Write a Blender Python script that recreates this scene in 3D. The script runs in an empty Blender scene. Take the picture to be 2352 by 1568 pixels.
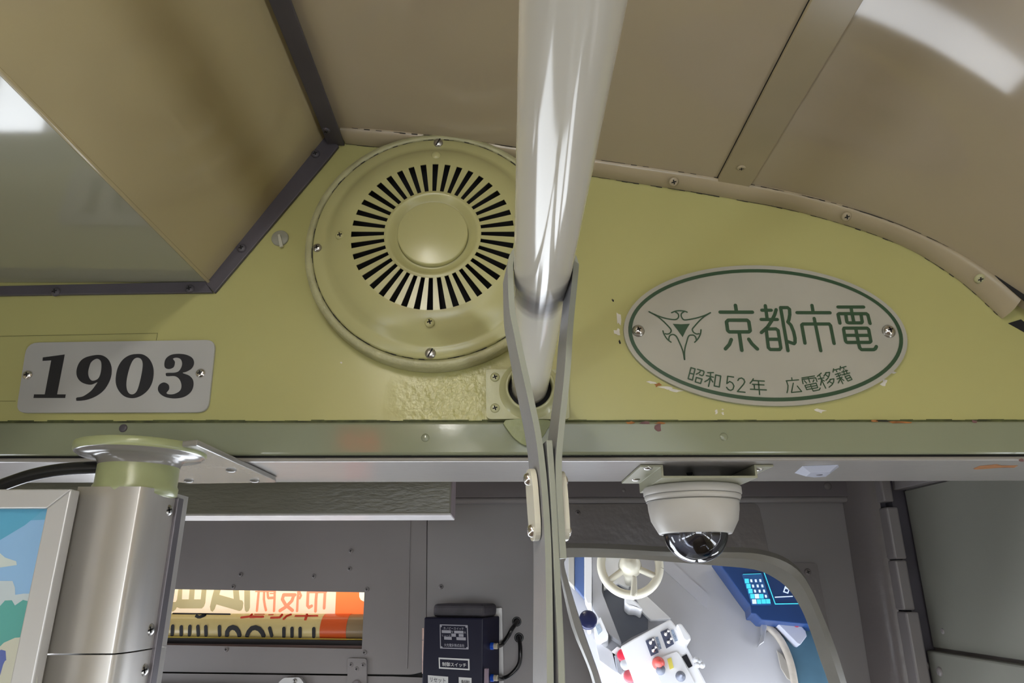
import bpy, bmesh, math, random
from mathutils import Vector, Matrix
from mathutils.geometry import tessellate_polygon
random.seed(7)
SC = bpy.context.scene
COL = SC.collection
V = Vector

# ------------------------------------------------------------------ camera
F = 1600.0                                   # focal length in pixels of the 2352 x 1568 frame
CZ = 1.60                                    # eye height above the floor
TH = math.atan(556.0 / F)                    # looking up
PSI = 0.0069                                 # a touch to the right
RHO = 0.003                                  # slight roll
CF = V((math.sin(PSI) * math.cos(TH), math.cos(PSI) * math.cos(TH), math.sin(TH)))
CR0 = V((math.cos(PSI), -math.sin(PSI), 0))
CU0 = CR0.cross(CF)
CR = CR0 * math.cos(RHO) - CU0 * math.sin(RHO)
CU = CU0 * math.cos(RHO) + CR0 * math.sin(RHO)
EYE = V((0, 0, CZ))
cam_data = bpy.data.cameras.new('camera')
cam_data.sensor_width = 36.0
cam_data.lens = F * 36.0 / 2352.0
cam_data.clip_start = 0.02
cam = bpy.data.objects.new('camera', cam_data)
M3 = Matrix((CR, CU, -CF)).transposed()
cam.matrix_world = Matrix.Translation(EYE) @ M3.to_4x4()
COL.objects.link(cam)
SC.camera = cam

# ------------------------------------------------------------------ sky, daylight, exposure
SC.view_settings.view_transform = 'Standard'
SC.view_settings.look = 'None'
SC.view_settings.gamma = 1.0
SC.view_settings.use_curve_mapping = False
SC.view_settings.exposure = 0.28
world = bpy.data.worlds.new('overcast_sky')
SC.world = world
world.use_nodes = True
_bg = world.node_tree.nodes['Background']
_bg.inputs[0].default_value = (0.88, 0.93, 1.0, 1)
_bg.inputs[1].default_value = 7.0


def portal(loc, sx, sy, direction):
    l = bpy.data.lights.new('window_daylight', 'AREA')
    l.shape = 'RECTANGLE'
    l.size, l.size_y = sx, sy
    l.cycles.is_portal = True
    o = bpy.data.objects.new('window_daylight', l)
    o.location = loc
    o.rotation_euler = V(direction).to_track_quat('-Z', 'Y').to_euler()
    COL.objects.link(o)


# ------------------------------------------------------------------ pixel rays on real planes
def ray(px, py):
    return CF + CR * ((px - 1176.0) / F) - CU * ((py - 784.0) / F)


def PY(px, py, y):
    d = ray(px, py)
    return EYE + d * (y / d.y)


def PZ(px, py, z):
    d = ray(px, py)
    return EYE + d * ((z - CZ) / d.z)


def PN(px, py, pt, n):
    d = ray(px, py)
    return EYE + d * ((V(pt) - EYE).dot(n) / d.dot(n))


def loc_px(ox, oy, s):
    return lambda pts: [(ox + x / s, oy + y / s) for x, y in pts]


# ------------------------------------------------------------------ materials
MATS = {}


def mat(name, col, rough=0.45, metal=0.0, bump=0.0, bscale=60.0, var=0.06, vscale=3.0, coat=0.0, spec=0.5, emit=0.0, dirt=None, stretch=None):
    """Procedural paint/metal: colour drift, fine relief, optional dark specks."""
    if name in MATS:
        return MATS[name]
    m = bpy.data.materials.new(name)
    m.use_nodes = True
    nt = m.node_tree
    b = nt.nodes['Principled BSDF']
    b.inputs['Roughness'].default_value = rough
    b.inputs['Metallic'].default_value = metal
    b.inputs['Specular IOR Level'].default_value = spec
    b.inputs['Coat Weight'].default_value = coat
    b.inputs['Coat Roughness'].default_value = 0.06
    tc = nt.nodes.new('ShaderNodeTexCoord')
    geo = nt.nodes.new('ShaderNodeNewGeometry')
    src = geo.outputs['Position']
    if stretch:
        mp = nt.nodes.new('ShaderNodeMapping')
        mp.inputs['Scale'].default_value = stretch
        nt.links.new(src, mp.inputs[0])
        src = mp.outputs[0]
    n1 = nt.nodes.new('ShaderNodeTexNoise')
    n1.inputs['Scale'].default_value = vscale
    n1.inputs['Detail'].default_value = 5
    nt.links.new(src, n1.inputs['Vector'])
    rp = nt.nodes.new('ShaderNodeValToRGB')
    c = V(col[:3])
    rp.color_ramp.elements[0].position = 0.3
    rp.color_ramp.elements[1].position = 0.7
    rp.color_ramp.elements[0].color = (*(c * (1 - var)), 1)
    rp.color_ramp.elements[1].color = (*[min(1, q * (1 + var)) for q in c], 1)
    nt.links.new(n1.outputs['Fac'], rp.inputs[0])
    out = rp.outputs[0]
    if dirt:
        n2 = nt.nodes.new('ShaderNodeTexNoise')
        n2.inputs['Scale'].default_value = dirt[1]
        n2.inputs['Detail'].default_value = 3
        nt.links.new(geo.outputs['Position'], n2.inputs['Vector'])
        r2 = nt.nodes.new('ShaderNodeValToRGB')
        r2.color_ramp.elements[0].position = dirt[2]
        r2.color_ramp.elements[1].position = dirt[2] + 0.03
        r2.color_ramp.elements[0].color = (0, 0, 0, 1)
        mx = nt.nodes.new('ShaderNodeMix')
        mx.data_type = 'RGBA'
        nt.links.new(n2.outputs['Fac'], r2.inputs[0])
        nt.links.new(r2.outputs[0], mx.inputs[0])
        nt.links.new(out, mx.inputs[6])
        mx.inputs[7].default_value = (*dirt[0], 1)
        out = mx.outputs[2]
    nt.links.new(out, b.inputs['Base Color'])
    if bump:
        n3 = nt.nodes.new('ShaderNodeTexNoise')
        n3.inputs['Scale'].default_value = bscale
        n3.inputs['Detail'].default_value = 3
        nt.links.new(src, n3.inputs['Vector'])
        bp = nt.nodes.new('ShaderNodeBump')
        bp.inputs['Strength'].default_value = bump
        bp.inputs['Distance'].default_value = 0.002
        nt.links.new(n3.outputs['Fac'], bp.inputs['Height'])
        nt.links.new(bp.outputs[0], b.inputs['Normal'])
        if coat:
            nt.links.new(bp.outputs[0], b.inputs['Coat Normal'])
    if emit:
        nt.links.new(out, b.inputs['Emission Color'])
        b.inputs['Emission Strength'].default_value = emit
    MATS[name] = m
    return m


YEL = mat('bulkhead_yellow_paint', (0.42, 0.405, 0.165), 0.28, bump=0.10, bscale=40, var=0.05, vscale=2.5, dirt=((0.05, 0.04, 0.02), 55, 0.80))
FANM = mat('ventilator_paint', (0.44, 0.425, 0.20), 0.24, bump=0.10, bscale=45, var=0.04, vscale=5)
RIMM = mat('ventilator_rim_paint', (0.40, 0.39, 0.22), 0.35, bump=0.6, bscale=180, var=0.12, vscale=40)
CEIL = mat('ceiling_cream_paint', (0.41, 0.345, 0.245), 0.07, spec=.5, bump=0.015, bscale=16, var=0.05, vscale=2, dirt=((0.10, 0.05, 0.03), 60, 0.81))
TRIM = mat('trim_cream_paint', (0.34, 0.285, 0.185), 0.22, bump=0.06, bscale=40, var=0.06, vscale=8)
DUCT = mat('duct_cream_paint', (0.41, 0.345, 0.20), 0.07, spec=.5, bump=0.01, bscale=12, var=0.04, vscale=2)
DARK = mat('dark_strip_metal', (0.075, 0.068, 0.082), 0.45, bump=0.05, var=0.15, vscale=12)
BEAMM = mat('beam_grey_green_paint', (0.225, 0.245, 0.165), 0.11, bump=0.05, bscale=60, var=0.06, vscale=5, dirt=((0.10, 0.09, 0.06), 70, 0.79))
SOFM = mat('soffit_grey_paint', (0.27, 0.255, 0.235), 0.25, bump=0.12, bscale=70, var=0.05, vscale=5)
CABM = mat('cab_grey_paint', (0.255, 0.235, 0.235), 0.38, bump=0.08, bscale=60, var=0.07, vscale=3)
CABG = mat('cab_glossy_grey_paint', (0.195, 0.175, 0.172), 0.24, bump=0.35, bscale=60, var=0.08, vscale=3)
CABR = mat('cab_side_grey_paint', (0.22, 0.22, 0.19), 0.4, bump=0.06, bscale=40, var=0.08, vscale=3)
VINYL = mat('wrinkled_vinyl', (0.19, 0.185, 0.155), 0.3, bump=0.7, bscale=60, var=0.10, vscale=6, stretch=(1, 1, 3))
RAILM = mat('handrail_cream_vinyl', (0.52, 0.495, 0.42), 0.09, spec=.32, bump=0.06, bscale=16, var=0.03, vscale=10, stretch=(1, .3, 1))
FLANM = mat('flange_paint', (0.40, 0.40, 0.22), 0.2, bump=0.25, bscale=60, var=0.07, vscale=15)
GRNP = mat('old_green_paint', (0.30, 0.33, 0.17), 0.28, bump=0.25, bscale=50, var=0.12, vscale=20)
BRKM = mat('bracket_grey_paint', (0.22, 0.21, 0.19), 0.2, bump=0.2, bscale=50, var=0.08, vscale=14)
STRAPM = mat('strap_grey_vinyl', (0.27, 0.285, 0.24), 0.42, bump=0.05, bscale=200, var=0.05, vscale=20)
STRAPF = mat('strap_face_vinyl', (0.25, 0.25, 0.26), 0.42, bump=0.05, bscale=200, var=0.05, vscale=20)
CLIPM = mat('clip_ivory_plastic', (0.62, 0.60, 0.50), 0.3, var=0.03)
CHROME = mat('chrome', (0.72, 0.70, 0.70), 0.16, metal=1.0, var=0.04)
STEEL = mat('screw_steel', (0.45, 0.44, 0.42), 0.3, metal=1.0, var=0.1, vscale=60)
ALU = mat('brushed_aluminium', (0.60, 0.60, 0.60), 0.36, metal=.45, bump=0.06, bscale=60, var=0.05, vscale=8, stretch=(1, 1, .06))
PILL = mat('stainless_casing', (0.58, 0.56, 0.53), 0.28, metal=.65, bump=0.10, bscale=26, var=0.2, vscale=14, stretch=(1, 1, .08), dirt=((0.22, 0.22, 0.10), 24, 0.72))  # vertical tone streaks put varied reflections into the steel's colour
PLATEM = mat('number_plate_white', (0.41, 0.41, 0.40), 0.3, var=0.05, vscale=8)
OVALM = mat('plaque_white', (0.385, 0.375, 0.325), 0.26, var=0.05, vscale=9)
OVALE = mat('plaque_edge', (0.30, 0.32, 0.22), 0.4, var=0.2, vscale=40)
INK = mat('black_ink', (0.012, 0.012, 0.016), 0.4, var=0.02)
GREENI = mat('green_ink', (0.028, 0.068, 0.032), 0.4, var=0.05)
BLACK = mat('black_void', (0.004, 0.004, 0.005), 0.8, var=0.0)
RUBBER = mat('black_rubber', (0.012, 0.012, 0.013), 0.25, var=0.1)
SEAM = mat('seam_shadow_gap', (0.01, 0.01, 0.01), 0.8, var=0.0)
CAMW = mat('security_camera_plastic', (0.50, 0.485, 0.45), 0.4, var=0.02)
BOXM = mat('navy_enamel', (0.008, 0.008, 0.024), 0.4, spec=.25, bump=0.05, var=0.1)
BOXT = mat('dusty_black', (0.055, 0.05, 0.06), 0.55, bump=0.1, var=0.2, vscale=40)
WHITEL = mat('white_label', (0.62, 0.63, 0.64), 0.5, var=0.03)
GREYL = mat('grey_label', (0.33, 0.33, 0.38), 0.5, var=0.05)
BLUEC = mat('blue_cap', (0.005, 0.07, 0.5), 0.35, var=0.05)
COPP = mat('hinge_metal', (0.42, 0.30, 0.26), 0.35, metal=0.7, var=0.1, vscale=40)
BADGE = mat('pale_grey_plastic', (0.40, 0.42, 0.50), 0.3, var=0.03)
RUST = mat('rust_orange', (0.30, 0.12, 0.03), 0.7, var=0.35, vscale=90)
RUSTP = mat('rust_purple', (0.16, 0.08, 0.08), 0.7, var=0.3, vscale=90)
CHALK = mat('chipped_white', (0.62, 0.60, 0.55), 0.6, var=0.1, vscale=90)
FLOORM = mat('floor_boards', (0.16, 0.11, 0.075), 0.5, bump=0.1, var=0.15, vscale=4, stretch=(6, .4, 1))
SIDEM = mat('saloon_side_paint', (0.42, 0.36, 0.22), 0.35, var=0.05)
LAMPM = mat('lamp_tube', (1.0, 0.97, 0.9), 0.5, var=0.0, emit=34.0)
LAMPB = mat('lamp_body', (0.7, 0.69, 0.64), 0.4, var=0.02)
MIRR = mat('mirror_silver', (0.93, 0.94, 0.97), 0.0, metal=1.0, var=0.0)


def glass_mat():
    m = bpy.data.materials.new('smoked_dome')
    m.use_nodes = True
    nt = m.node_tree
    nt.nodes.remove(nt.nodes['Principled BSDF'])
    tr = nt.nodes.new('ShaderNodeBsdfTransparent')
    tr.inputs[0].default_value = (0.86, 0.88, 0.95, 1)
    gl = nt.nodes.new('ShaderNodeBsdfGlossy')
    gl.inputs['Roughness'].default_value = 0.01
    fr = nt.nodes.new('ShaderNodeFresnel')
    fr.inputs[0].default_value = 1.9
    mx = nt.nodes.new('ShaderNodeMixShader')
    nt.links.new(fr.outputs[0], mx.inputs[0])
    nt.links.new(tr.outputs[0], mx.inputs[1])
    nt.links.new(gl.outputs[0], mx.inputs[2])
    nt.links.new(mx.outputs[0], nt.nodes['Material Output'].inputs[0])
    return m


DOME = glass_mat()


# ------------------------------------------------------------------ mesh collecting
class MB:
    def __init__(s):
        s.v, s.f, s.mi, s.sm = [], [], [], []

    def add(s, verts, faces, mi=0, smooth=False):
        o = len(s.v)
        s.v += [V(p) for p in verts]
        for f in faces:
            s.f.append([i + o for i in f])
            s.mi.append(mi)
            s.sm.append(smooth)
        return s

    def box(s, a, b, mi=0):
        x0, y0, z0 = a
        x1, y1, z1 = b
        vs = [(x0, y0, z0), (x1, y0, z0), (x1, y1, z0), (x0, y1, z0), (x0, y0, z1), (x1, y0, z1), (x1, y1, z1), (x0, y1, z1)]
        return s.add(vs, [(0, 3, 2, 1), (4, 5, 6, 7), (0, 1, 5, 4), (1, 2, 6, 5), (2, 3, 7, 6), (3, 0, 4, 7)], mi)

    def prism(s, pts, vec, mi=0, mside=None, holes=(), back=True, smooth=False):
        """outline (3-D points) and holes, extruded by vec."""
        vec = V(vec)
        loops = [[V(p) for p in pts]] + [[V(p) for p in h] for h in holes]
        tris = tessellate_polygon(loops)
        flat = [p for l in loops for p in l]
        n = len(flat)
        s.add(flat, tris, mi)
        if back:
            s.add([p + vec for p in flat], [t[::-1] for t in tris], mi)
        for l in loops:
            k = len(l)
            s.add(l + [p + vec for p in l], [(i, (i + 1) % k, (i + 1) % k + k, i + k) for i in range(k)], mi if mside is None else mside, smooth)
        return s

    def lathe(s, prof, c, axis=(0, 0, 1), n=48, mi=0, closed=False, smooth=True, a0=0.0, a1=2 * math.pi):
        """prof: (radius, offset along axis)."""
        ax = V(axis).normalized()
        u = ax.orthogonal().normalized()
        w = ax.cross(u)
        c = V(c)
        full = abs(a1 - a0 - 2 * math.pi) < 1e-6
        nn = n if full else n + 1
        vs = []
        for i in range(nn):
            a = a0 + (a1 - a0) * i / n
            d = u * math.cos(a) + w * math.sin(a)
            for r, h in prof:
                vs.append(c + d * r + ax * h)
        k = len(prof)
        fs = []
        for i in range(n):
            j = (i + 1) % nn
            for q in range(k - 1):
                fs.append((i * k + q, j * k + q, j * k + q + 1, i * k + q + 1))
        s.add(vs, fs, mi, smooth)
        return s

    def tube(s, path, r, n=16, mi=0, cap=True, smooth=True):
        path = [V(p) for p in path]
        rr = r if isinstance(r, (list, tuple)) else [r] * len(path)
        vs, fs = [], []
        prev = None
        for i, p in enumerate(path):
            t = (path[min(i + 1, len(path) - 1)] - path[max(i - 1, 0)]).normalized()
            u = t.orthogonal().normalized() if prev is None else (prev - t * prev.dot(t)).normalized()
            prev = u
            w = t.cross(u)
            for k in range(n):
                a = 2 * math.pi * k / n
                vs.append(p + (u * math.cos(a) + w * math.sin(a)) * rr[i])
        for i in range(len(path) - 1):
            for k in range(n):
                k2 = (k + 1) % n
                fs.append((i * n + k, i * n + k2, (i + 1) * n + k2, (i + 1) * n + k))
        s.add(vs, fs, mi, smooth)
        if cap:
            s.add(vs[:n], [list(range(n))[::-1]], mi)
            s.add(vs[-n:], [list(range(n))], mi)
        return s

    def build(s, name, mats, parent=None, bevel=0.0, bseg=2, weld=False):
        off = V((0, 0, 0))
        if parent is not None:
            off = V(parent.get('_w', (0, 0, 0)))
        me = bpy.data.meshes.new(name)
        me.from_pydata([p - off for p in s.v], [], s.f)
        for m in (mats if isinstance(mats, (list, tuple)) else [mats]):
            me.materials.append(m)
        me.polygons.foreach_set('material_index', s.mi)
        me.polygons.foreach_set('use_smooth', s.sm)
        bm = bmesh.new()
        bm.from_mesh(me)
        if weld or bevel:
            bmesh.ops.remove_doubles(bm, verts=bm.verts, dist=1e-6)
        bmesh.ops.recalc_face_normals(bm, faces=bm.faces)
        if bevel:
            es = [e for e in bm.edges if len(e.link_faces) == 2 and e.calc_face_angle(0) > 0.5]
            bmesh.ops.bevel(bm, geom=es, offset=bevel, segments=bseg, profile=0.5, affect='EDGES', clamp_overlap=True)
        bm.to_mesh(me)
        bm.free()
        o = bpy.data.objects.new(name, me)
        COL.objects.link(o)
        o['_w'] = tuple(off)
        if parent is not None:
            o.parent = parent
        return o


def tag(o, label=None, cat=None, group=None, kind=None):
    if label:
        o['label'] = label
    if cat:
        o['category'] = cat
    if group:
        o['group'] = group
    if kind:
        o['kind'] = kind
    return o


def thing(name, label, cat, loc, group=None, kind=None):
    o = bpy.data.objects.new(name, None)
    COL.objects.link(o)
    o.location = loc
    o.empty_display_size = 0.02
    o['_w'] = tuple(loc)
    return tag(o, label, cat, group, kind)


def struct(o, label=None, cat=None):
    return tag(o, label, cat, None, 'structure')


# ------------------------------------------------------------------ small helpers
def smooth_pts(pts, closed=False, k=6):
    pts = [V((*p, 0)) if len(p) == 2 else V(p) for p in pts]
    n = len(pts)
    out = []
    rng = range(n) if closed else range(n - 1)
    for i in rng:
        if closed:
            p0, p1, p2, p3 = pts[i - 1], pts[i], pts[(i + 1) % n], pts[(i + 2) % n]
        else:
            p0, p1, p2, p3 = pts[max(i - 1, 0)], pts[i], pts[i + 1], pts[min(i + 2, n - 1)]
        for j in range(k):
            t = j / k
            out.append(0.5 * ((2 * p1) + (p2 - p0) * t + (2 * p0 - 5 * p1 + 4 * p2 - p3) * t * t + (3 * p1 - p0 - 3 * p2 + p3) * t ** 3))
    if not closed:
        out.append(pts[-1])
    return out


def sm2(pts, closed=False, k=6):
    return [(p.x, p.y) for p in smooth_pts(pts, closed, k)]


def round_poly(pts, r, k=5):
    """round the corners of a 2-D polygon (pixels or metres)."""
    out = []
    n = len(pts)
    rs = r if isinstance(r, (list, tuple)) else [r] * n
    for i in range(n):
        a, b, c = V((*pts[i - 1], 0)), V((*pts[i], 0)), V((*pts[(i + 1) % n], 0))
        if rs[i] <= 0:
            out.append((b.x, b.y))
            continue
        p = b + (a - b).normalized() * rs[i]
        q = b + (c - b).normalized() * rs[i]
        for j in range(k + 1):
            t = j / k
            w = p * (1 - t) ** 2 + b * 2 * t * (1 - t) + q * t * t
            out.append((w.x, w.y))
    return out


def plate_px(pts, y, th, mi=0, mside=None, mb=None, holes=()):
    """traced outline on the plane Y=y (front), th thick going away from the room."""
    mb = mb or MB()
    mb.prism([PY(px, py, y) for px, py in pts], (0, th, 0), mi, mside, [[PY(px, py, y) for px, py in h] for h in holes])
    return mb


LIFT = [0]


def strokes_mesh(mb, strokes, to3, normal, mi=0, round_cap=True, step=None):
    """strokes: (points, width_px); to3 maps a pixel to a point on the printed plane."""
    n = V(normal).normalized()
    for pts, w in strokes:
        if step:
            q_ = [pts[0]]
            for a, b in zip(pts[:-1], pts[1:]):
                m_ = max(1, int(math.hypot(b[0] - a[0], b[1] - a[1]) / step))
                q_ += [(a[0] + (b[0] - a[0]) * j / m_, a[1] + (b[1] - a[1]) * j / m_) for j in range(1, m_ + 1)]
            pts = q_
        P = [to3(*p) for p in pts]
        if n.dot(EYE - P[0]) < 0:
            n = -n
        c = pts[len(pts) // 2]
        sc = (to3(c[0] + 1, c[1]) - to3(*c)).length
        hw = w * sc / 2
        for a, b in zip(P[:-1], P[1:]):
            d = (b - a)
            if d.length < 1e-9:
                continue
            s = d.normalized().cross(n) * hw
            lift = n * (LIFT[0] % 9) * 2.5e-5
            LIFT[0] += 1
            mb.add([a + s + lift, b + s + lift, b - s + lift, a - s + lift], [(0, 1, 2, 3)], mi)
        if round_cap:
            u = n.orthogonal().normalized()
            q = n.cross(u)
            for p in P:
                p = p + n * (LIFT[0] % 9 * 2.5e-5 + 1.2e-5)
                LIFT[0] += 1
                mb.add([p + (u * math.cos(k * math.pi / 6) + q * math.sin(k * math.pi / 6)) * hw for k in range(12)], [list(range(12))], mi)
    return mb


def fill_px(mb, loops, to3, mi=0):
    ls = [[to3(*p) for p in l] for l in loops]
    flat = [p for l in ls for p in l]
    mb.add(flat, tessellate_polygon(ls), mi)
    return mb


def text_mesh(mb, body, to3, box, mi=0, mirror=False, bold=0.0):
    """lettering fitted to a pixel quad: box = (top left, top right, bottom left)."""
    c = bpy.data.curves.new('lettering', 'FONT')
    c.body = body
    c.resolution_u = 3
    c.offset = bold
    o = bpy.data.objects.new('lettering', c)
    COL.objects.link(o)
    dg = bpy.context.evaluated_depsgraph_get()
    me = o.evaluated_get(dg).to_mesh()
    vs = [v.co.copy() for v in me.vertices]
    fs = [list(p.vertices) for p in me.polygons]
    o.evaluated_get(dg).to_mesh_clear()
    bpy.data.objects.remove(o)
    bpy.data.curves.remove(c)
    x0, x1 = min(v.x for v in vs), max(v.x for v in vs)
    y0, y1 = min(v.y for v in vs), max(v.y for v in vs)
    A, B, C = box
    out = []
    for v in vs:
        u = (v.x - x0) / (x1 - x0)
        if mirror:
            u = 1 - u
        w = (y1 - v.y) / (y1 - y0)
        out.append(to3(A[0] + (B[0] - A[0]) * u + (C[0] - A[0]) * w, A[1] + (B[1] - A[1]) * u + (C[1] - A[1]) * w))
    mb.add(out, fs, mi)
    return mb


SCREWS = {}


def screw(parent, pos, normal, r=0.005, m=None, kind='cross', rot=0.3, h=0.5, name='screw'):
    """pan-head screw; the recess is a second colour slot."""
    m = m or STEEL
    key = (round(r, 5), m.name, kind, h)
    if key not in SCREWS:
        mb = MB()
        mb.lathe([(0, r * h), (r * .45, r * h * .97), (r * .8, r * h * .75), (r, r * h * .25), (r, -r * .15)], (0, 0, 0), n=16)
        z = r * h * 1.0 + 0.00006
        bars = {'cross': (0, math.pi / 2), 'slot': (0,), 'none': ()}[kind]
        L = r * (.5 if kind == 'cross' else .9)
        for a in bars:
            d = V((math.cos(a), math.sin(a), 0))
            s = V((-d.y, d.x, 0)) * r * .13
            mb.add([d * L + s + V((0, 0, z * .9)), -d * L + s + V((0, 0, z * .9)), -d * L + s + V((0, 0, z)), d * L + s + V((0, 0, z)),
                    d * L - s + V((0, 0, z * .9)), -d * L - s + V((0, 0, z * .9)), -d * L - s + V((0, 0, z)), d * L - s + V((0, 0, z))],
                   [(3, 2, 6, 7), (0, 3, 7, 4), (1, 5, 6, 2), (0, 1, 2, 3), (4, 7, 6, 5)], 1)
        o = mb.build('screw', [m, BLACK])
        SCREWS[key] = o.data
        bpy.data.objects.remove(o)
    o = bpy.data.objects.new(name, SCREWS[key])
    COL.objects.link(o)
    q = V(normal).to_track_quat('Z', 'Y')
    o.rotation_mode = 'QUATERNION'
    o.rotation_quaternion = q @ Matrix.Rotation(rot, 3, 'Z').to_quaternion()
    o.location = V(pos) - V(parent.get('_w', (0, 0, 0)))
    o.parent = parent
    return o


# ================================================================== the setting
WY = 0.80                                     # bulkhead face
Z_WB = PY(1176, 968, WY).z                    # bottom of the yellow bulkhead / top of beam
Z_BB = PY(1176, 1044, WY - .004).z            # bottom of beam face
Z_LB = PY(1176, 1059, WY - .002).z            # bottom of the lip = soffit
SOF_Y1 = PZ(1400, 1106, Z_LB).y               # far edge of soffit
FY = 1.70                                     # cab front panels

floor = struct(MB().box((-1.25, -4.2, -.06), (1.25, 2.0, 0)).build('floor', FLOORM), 'dark brown boarded tram floor', 'floor')


def wall_with_windows(name, axis, c, lo, hi, z0, z1, wins, m, t=0.05):
    """wall panel in plane x=c (axis 'x') or y=c, with rectangular openings (a,b,za,zb)."""
    mb = MB()
    def pt(a, z):
        return V((c, a, z)) if axis == 'x' else V((a, c, z))
    vec = V((t, 0, 0)) if axis == 'x' else V((0, t, 0))
    outer = [pt(lo, z0), pt(hi, z0), pt(hi, z1), pt(lo, z1)]
    holes = [[pt(a, za), pt(b, za), pt(b, zb), pt(a, zb)] for a, b, za, zb in wins]
    mb.prism(outer, vec, holes=holes)
    return struct(mb.build(name, m))


WIN_S = [(y, y + .82, .85, 1.06) for y in (-3.9, -2.95, -2.0, -1.05, -.1)]
wall_with_windows('wall_right', 'x', 1.13, -4.2, .80, 0, 2.2, WIN_S, SIDEM)
wall_with_windows('wall_left', 'x', -1.18, -4.2, .80, 0, 2.2, WIN_S, SIDEM)
wall_with_windows('wall_back', 'y', -4.2, -1.2, 1.2, 0, 2.4, [(-.9, .9, .85, 1.55)], SIDEM)
for a, b, za, zb in WIN_S:
    portal((1.2, (a + b) / 2, (za + zb) / 2), b - a, zb - za, (-1, 0, 0))
    portal((-1.25, (a + b) / 2, (za + zb) / 2), b - a, zb - za, (1, 0, 0))
portal((0, -4.3, 1.2), 1.8, .7, (0, 1, 0))

# ---- bulkhead: yellow end wall over the cab opening
TRIM_LO = [(793, 330), (848, 336), (1000, 350), (1180, 375), (1380, 408), (1593, 441), (1700, 460), (1816, 482), (1962, 523), (2073, 565), (2155, 611), (2228, 664), (2301, 732)]
TRIM_HI = [(781, 291), (900, 303), (1040, 316), (1200, 340), (1380, 367), (1642, 406), (1729, 424), (1884, 458), (2030, 502), (2155, 555), (2252, 606), (2350, 679)]
mb = MB()
mb.box((-1.18, WY, Z_WB), (1.13, WY + .03, 2.42))
bulk = struct(mb.build('wall_front', YEL), 'yellow green painted end bulkhead above the cab opening', 'wall')

# ---- ceiling: arched painted sheets
YC = WY - .022
import numpy as np
_p = [PY(px, py, YC) for px, py in TRIM_HI]
_c = np.polyfit([p.x for p in _p], [p.z for p in _p], 4)
prof = [V((x, 0, float(np.polyval(_c, x)))) for x in np.linspace(_p[0].x, _p[-1].x, 14)]
tail = prof[-1]
prof += [tail + V((.10, 0, -.085)), tail + V((.20, 0, -.185)), tail + V((.31, 0, -.32)), V((1.16, 0, tail.z - .42))]
prof = [V((p.x, 0, p.z)) for p in smooth_pts([(-1.2, 0, prof[0].z + .012), (-.7, 0, prof[0].z + .010), (-.45, 0, prof[0].z + .006)] + [tuple(p) for p in prof], k=5)]
bat_L, bat_R = PY(1648, 408, YC).x, PY(1722, 424, YC).x


def prof_z(x):
    for a, b in zip(prof[:-1], prof[1:]):
        if a.x <= x <= b.x:
            return a.z + (b.z - a.z) * (x - a.x) / max(1e-9, b.x - a.x)
    return prof[-1].z


def sheet(x0, x1, name, parent, m, y0=-4.2, y1=WY, dz=0.0, th=.004):
    xs = [x0] + [p.x for p in prof if x0 < p.x < x1] + [x1]
    n = len(xs)
    mb = MB()
    lo = [V((x, y, prof_z(x) + dz)) for y in (y0, y1) for x in xs]
    hi = [p + V((0, 0, th)) for p in lo]
    for L in (lo, hi):
        mb.add(L, [(i, i + 1, n + i + 1, n + i) for i in range(n - 1)], 0, True)
    for r in (0, n):
        mb.add([lo[r + i] for i in range(n)] + [hi[r + i] for i in range(n)], [(i, i + 1, n + i + 1, n + i) for i in range(n - 1)])
    for r in (0, n - 1):
        mb.add([lo[r], lo[n + r], hi[n + r], hi[r]], [(0, 1, 2, 3)])
    return mb.build(name, m, parent)


ceil = thing('ceiling', 'arched cream painted sheet metal ceiling', 'ceiling', (0, 0, 2.3), kind='structure')
mid = (bat_L + bat_R) / 2
sheet(-1.2, mid - .0008, 'ceiling_panel', ceil, CEIL)
sheet(mid + .0008, 1.16, 'ceiling_panel', ceil, CEIL)

# batten between the two ceiling sheets, rounded end near the bulkhead
bat = thing('trim_2', 'flat cream batten running along the ceiling joint', 'trim', (mid, .3, prof_z(mid)), kind='structure')
mb = MB()
YB1 = WY - .012
ol = round_poly([(bat_L, -4.2), (bat_R, -4.2), (bat_R, YB1), (bat_L, YB1)], [0, 0, .014, .014])
cut = []
for (x, y) in ol:
    cut.append(V((x, y, prof_z(x) - .0045)))
mb.prism(cut, (0, 0, .0045))
mb.build('strip', TRIM, bat, bevel=.0012)
p = PZ(1703, 386, prof_z(mid) - .0045)
screw(bat, p, (0, 0, -1), .0055, TRIM, 'cross', h=.25)
# dark opened joint on the left edge of the batten
mb = MB()
mb.add([V((bat_L - .0012, y, prof_z(bat_L) - .0006)) for y in (.25, WY - .02)] + [V((bat_L + .0004, y, prof_z(bat_L) - .0006)) for y in (WY - .02, .25)], [(0, 1, 2, 3)])
mb.build('paint_crack', SEAM, bat)

# ---- curved trim between bulkhead and ceiling
tr = thing('trim_1', 'curved cream cover strip where bulkhead meets ceiling', 'trim', PY(1380, 390, WY), kind='structure')
lo_s = sm2(TRIM_LO, k=4)
hi_s = sm2(TRIM_HI, k=4)


def resample(pts, n):
    P = [V((*p, 0)) for p in pts]
    L = [0]
    for a, b in zip(P[:-1], P[1:]):
        L.append(L[-1] + (b - a).length)
    out = []
    j = 0
    for i in range(n):
        t = L[-1] * i / (n - 1)
        while j < len(P) - 2 and L[j + 1] < t:
            j += 1
        q = P[j].lerp(P[j + 1], (t - L[j]) / max(1e-9, L[j + 1] - L[j]))
        out.append((q.x, q.y))
    return out


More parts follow.
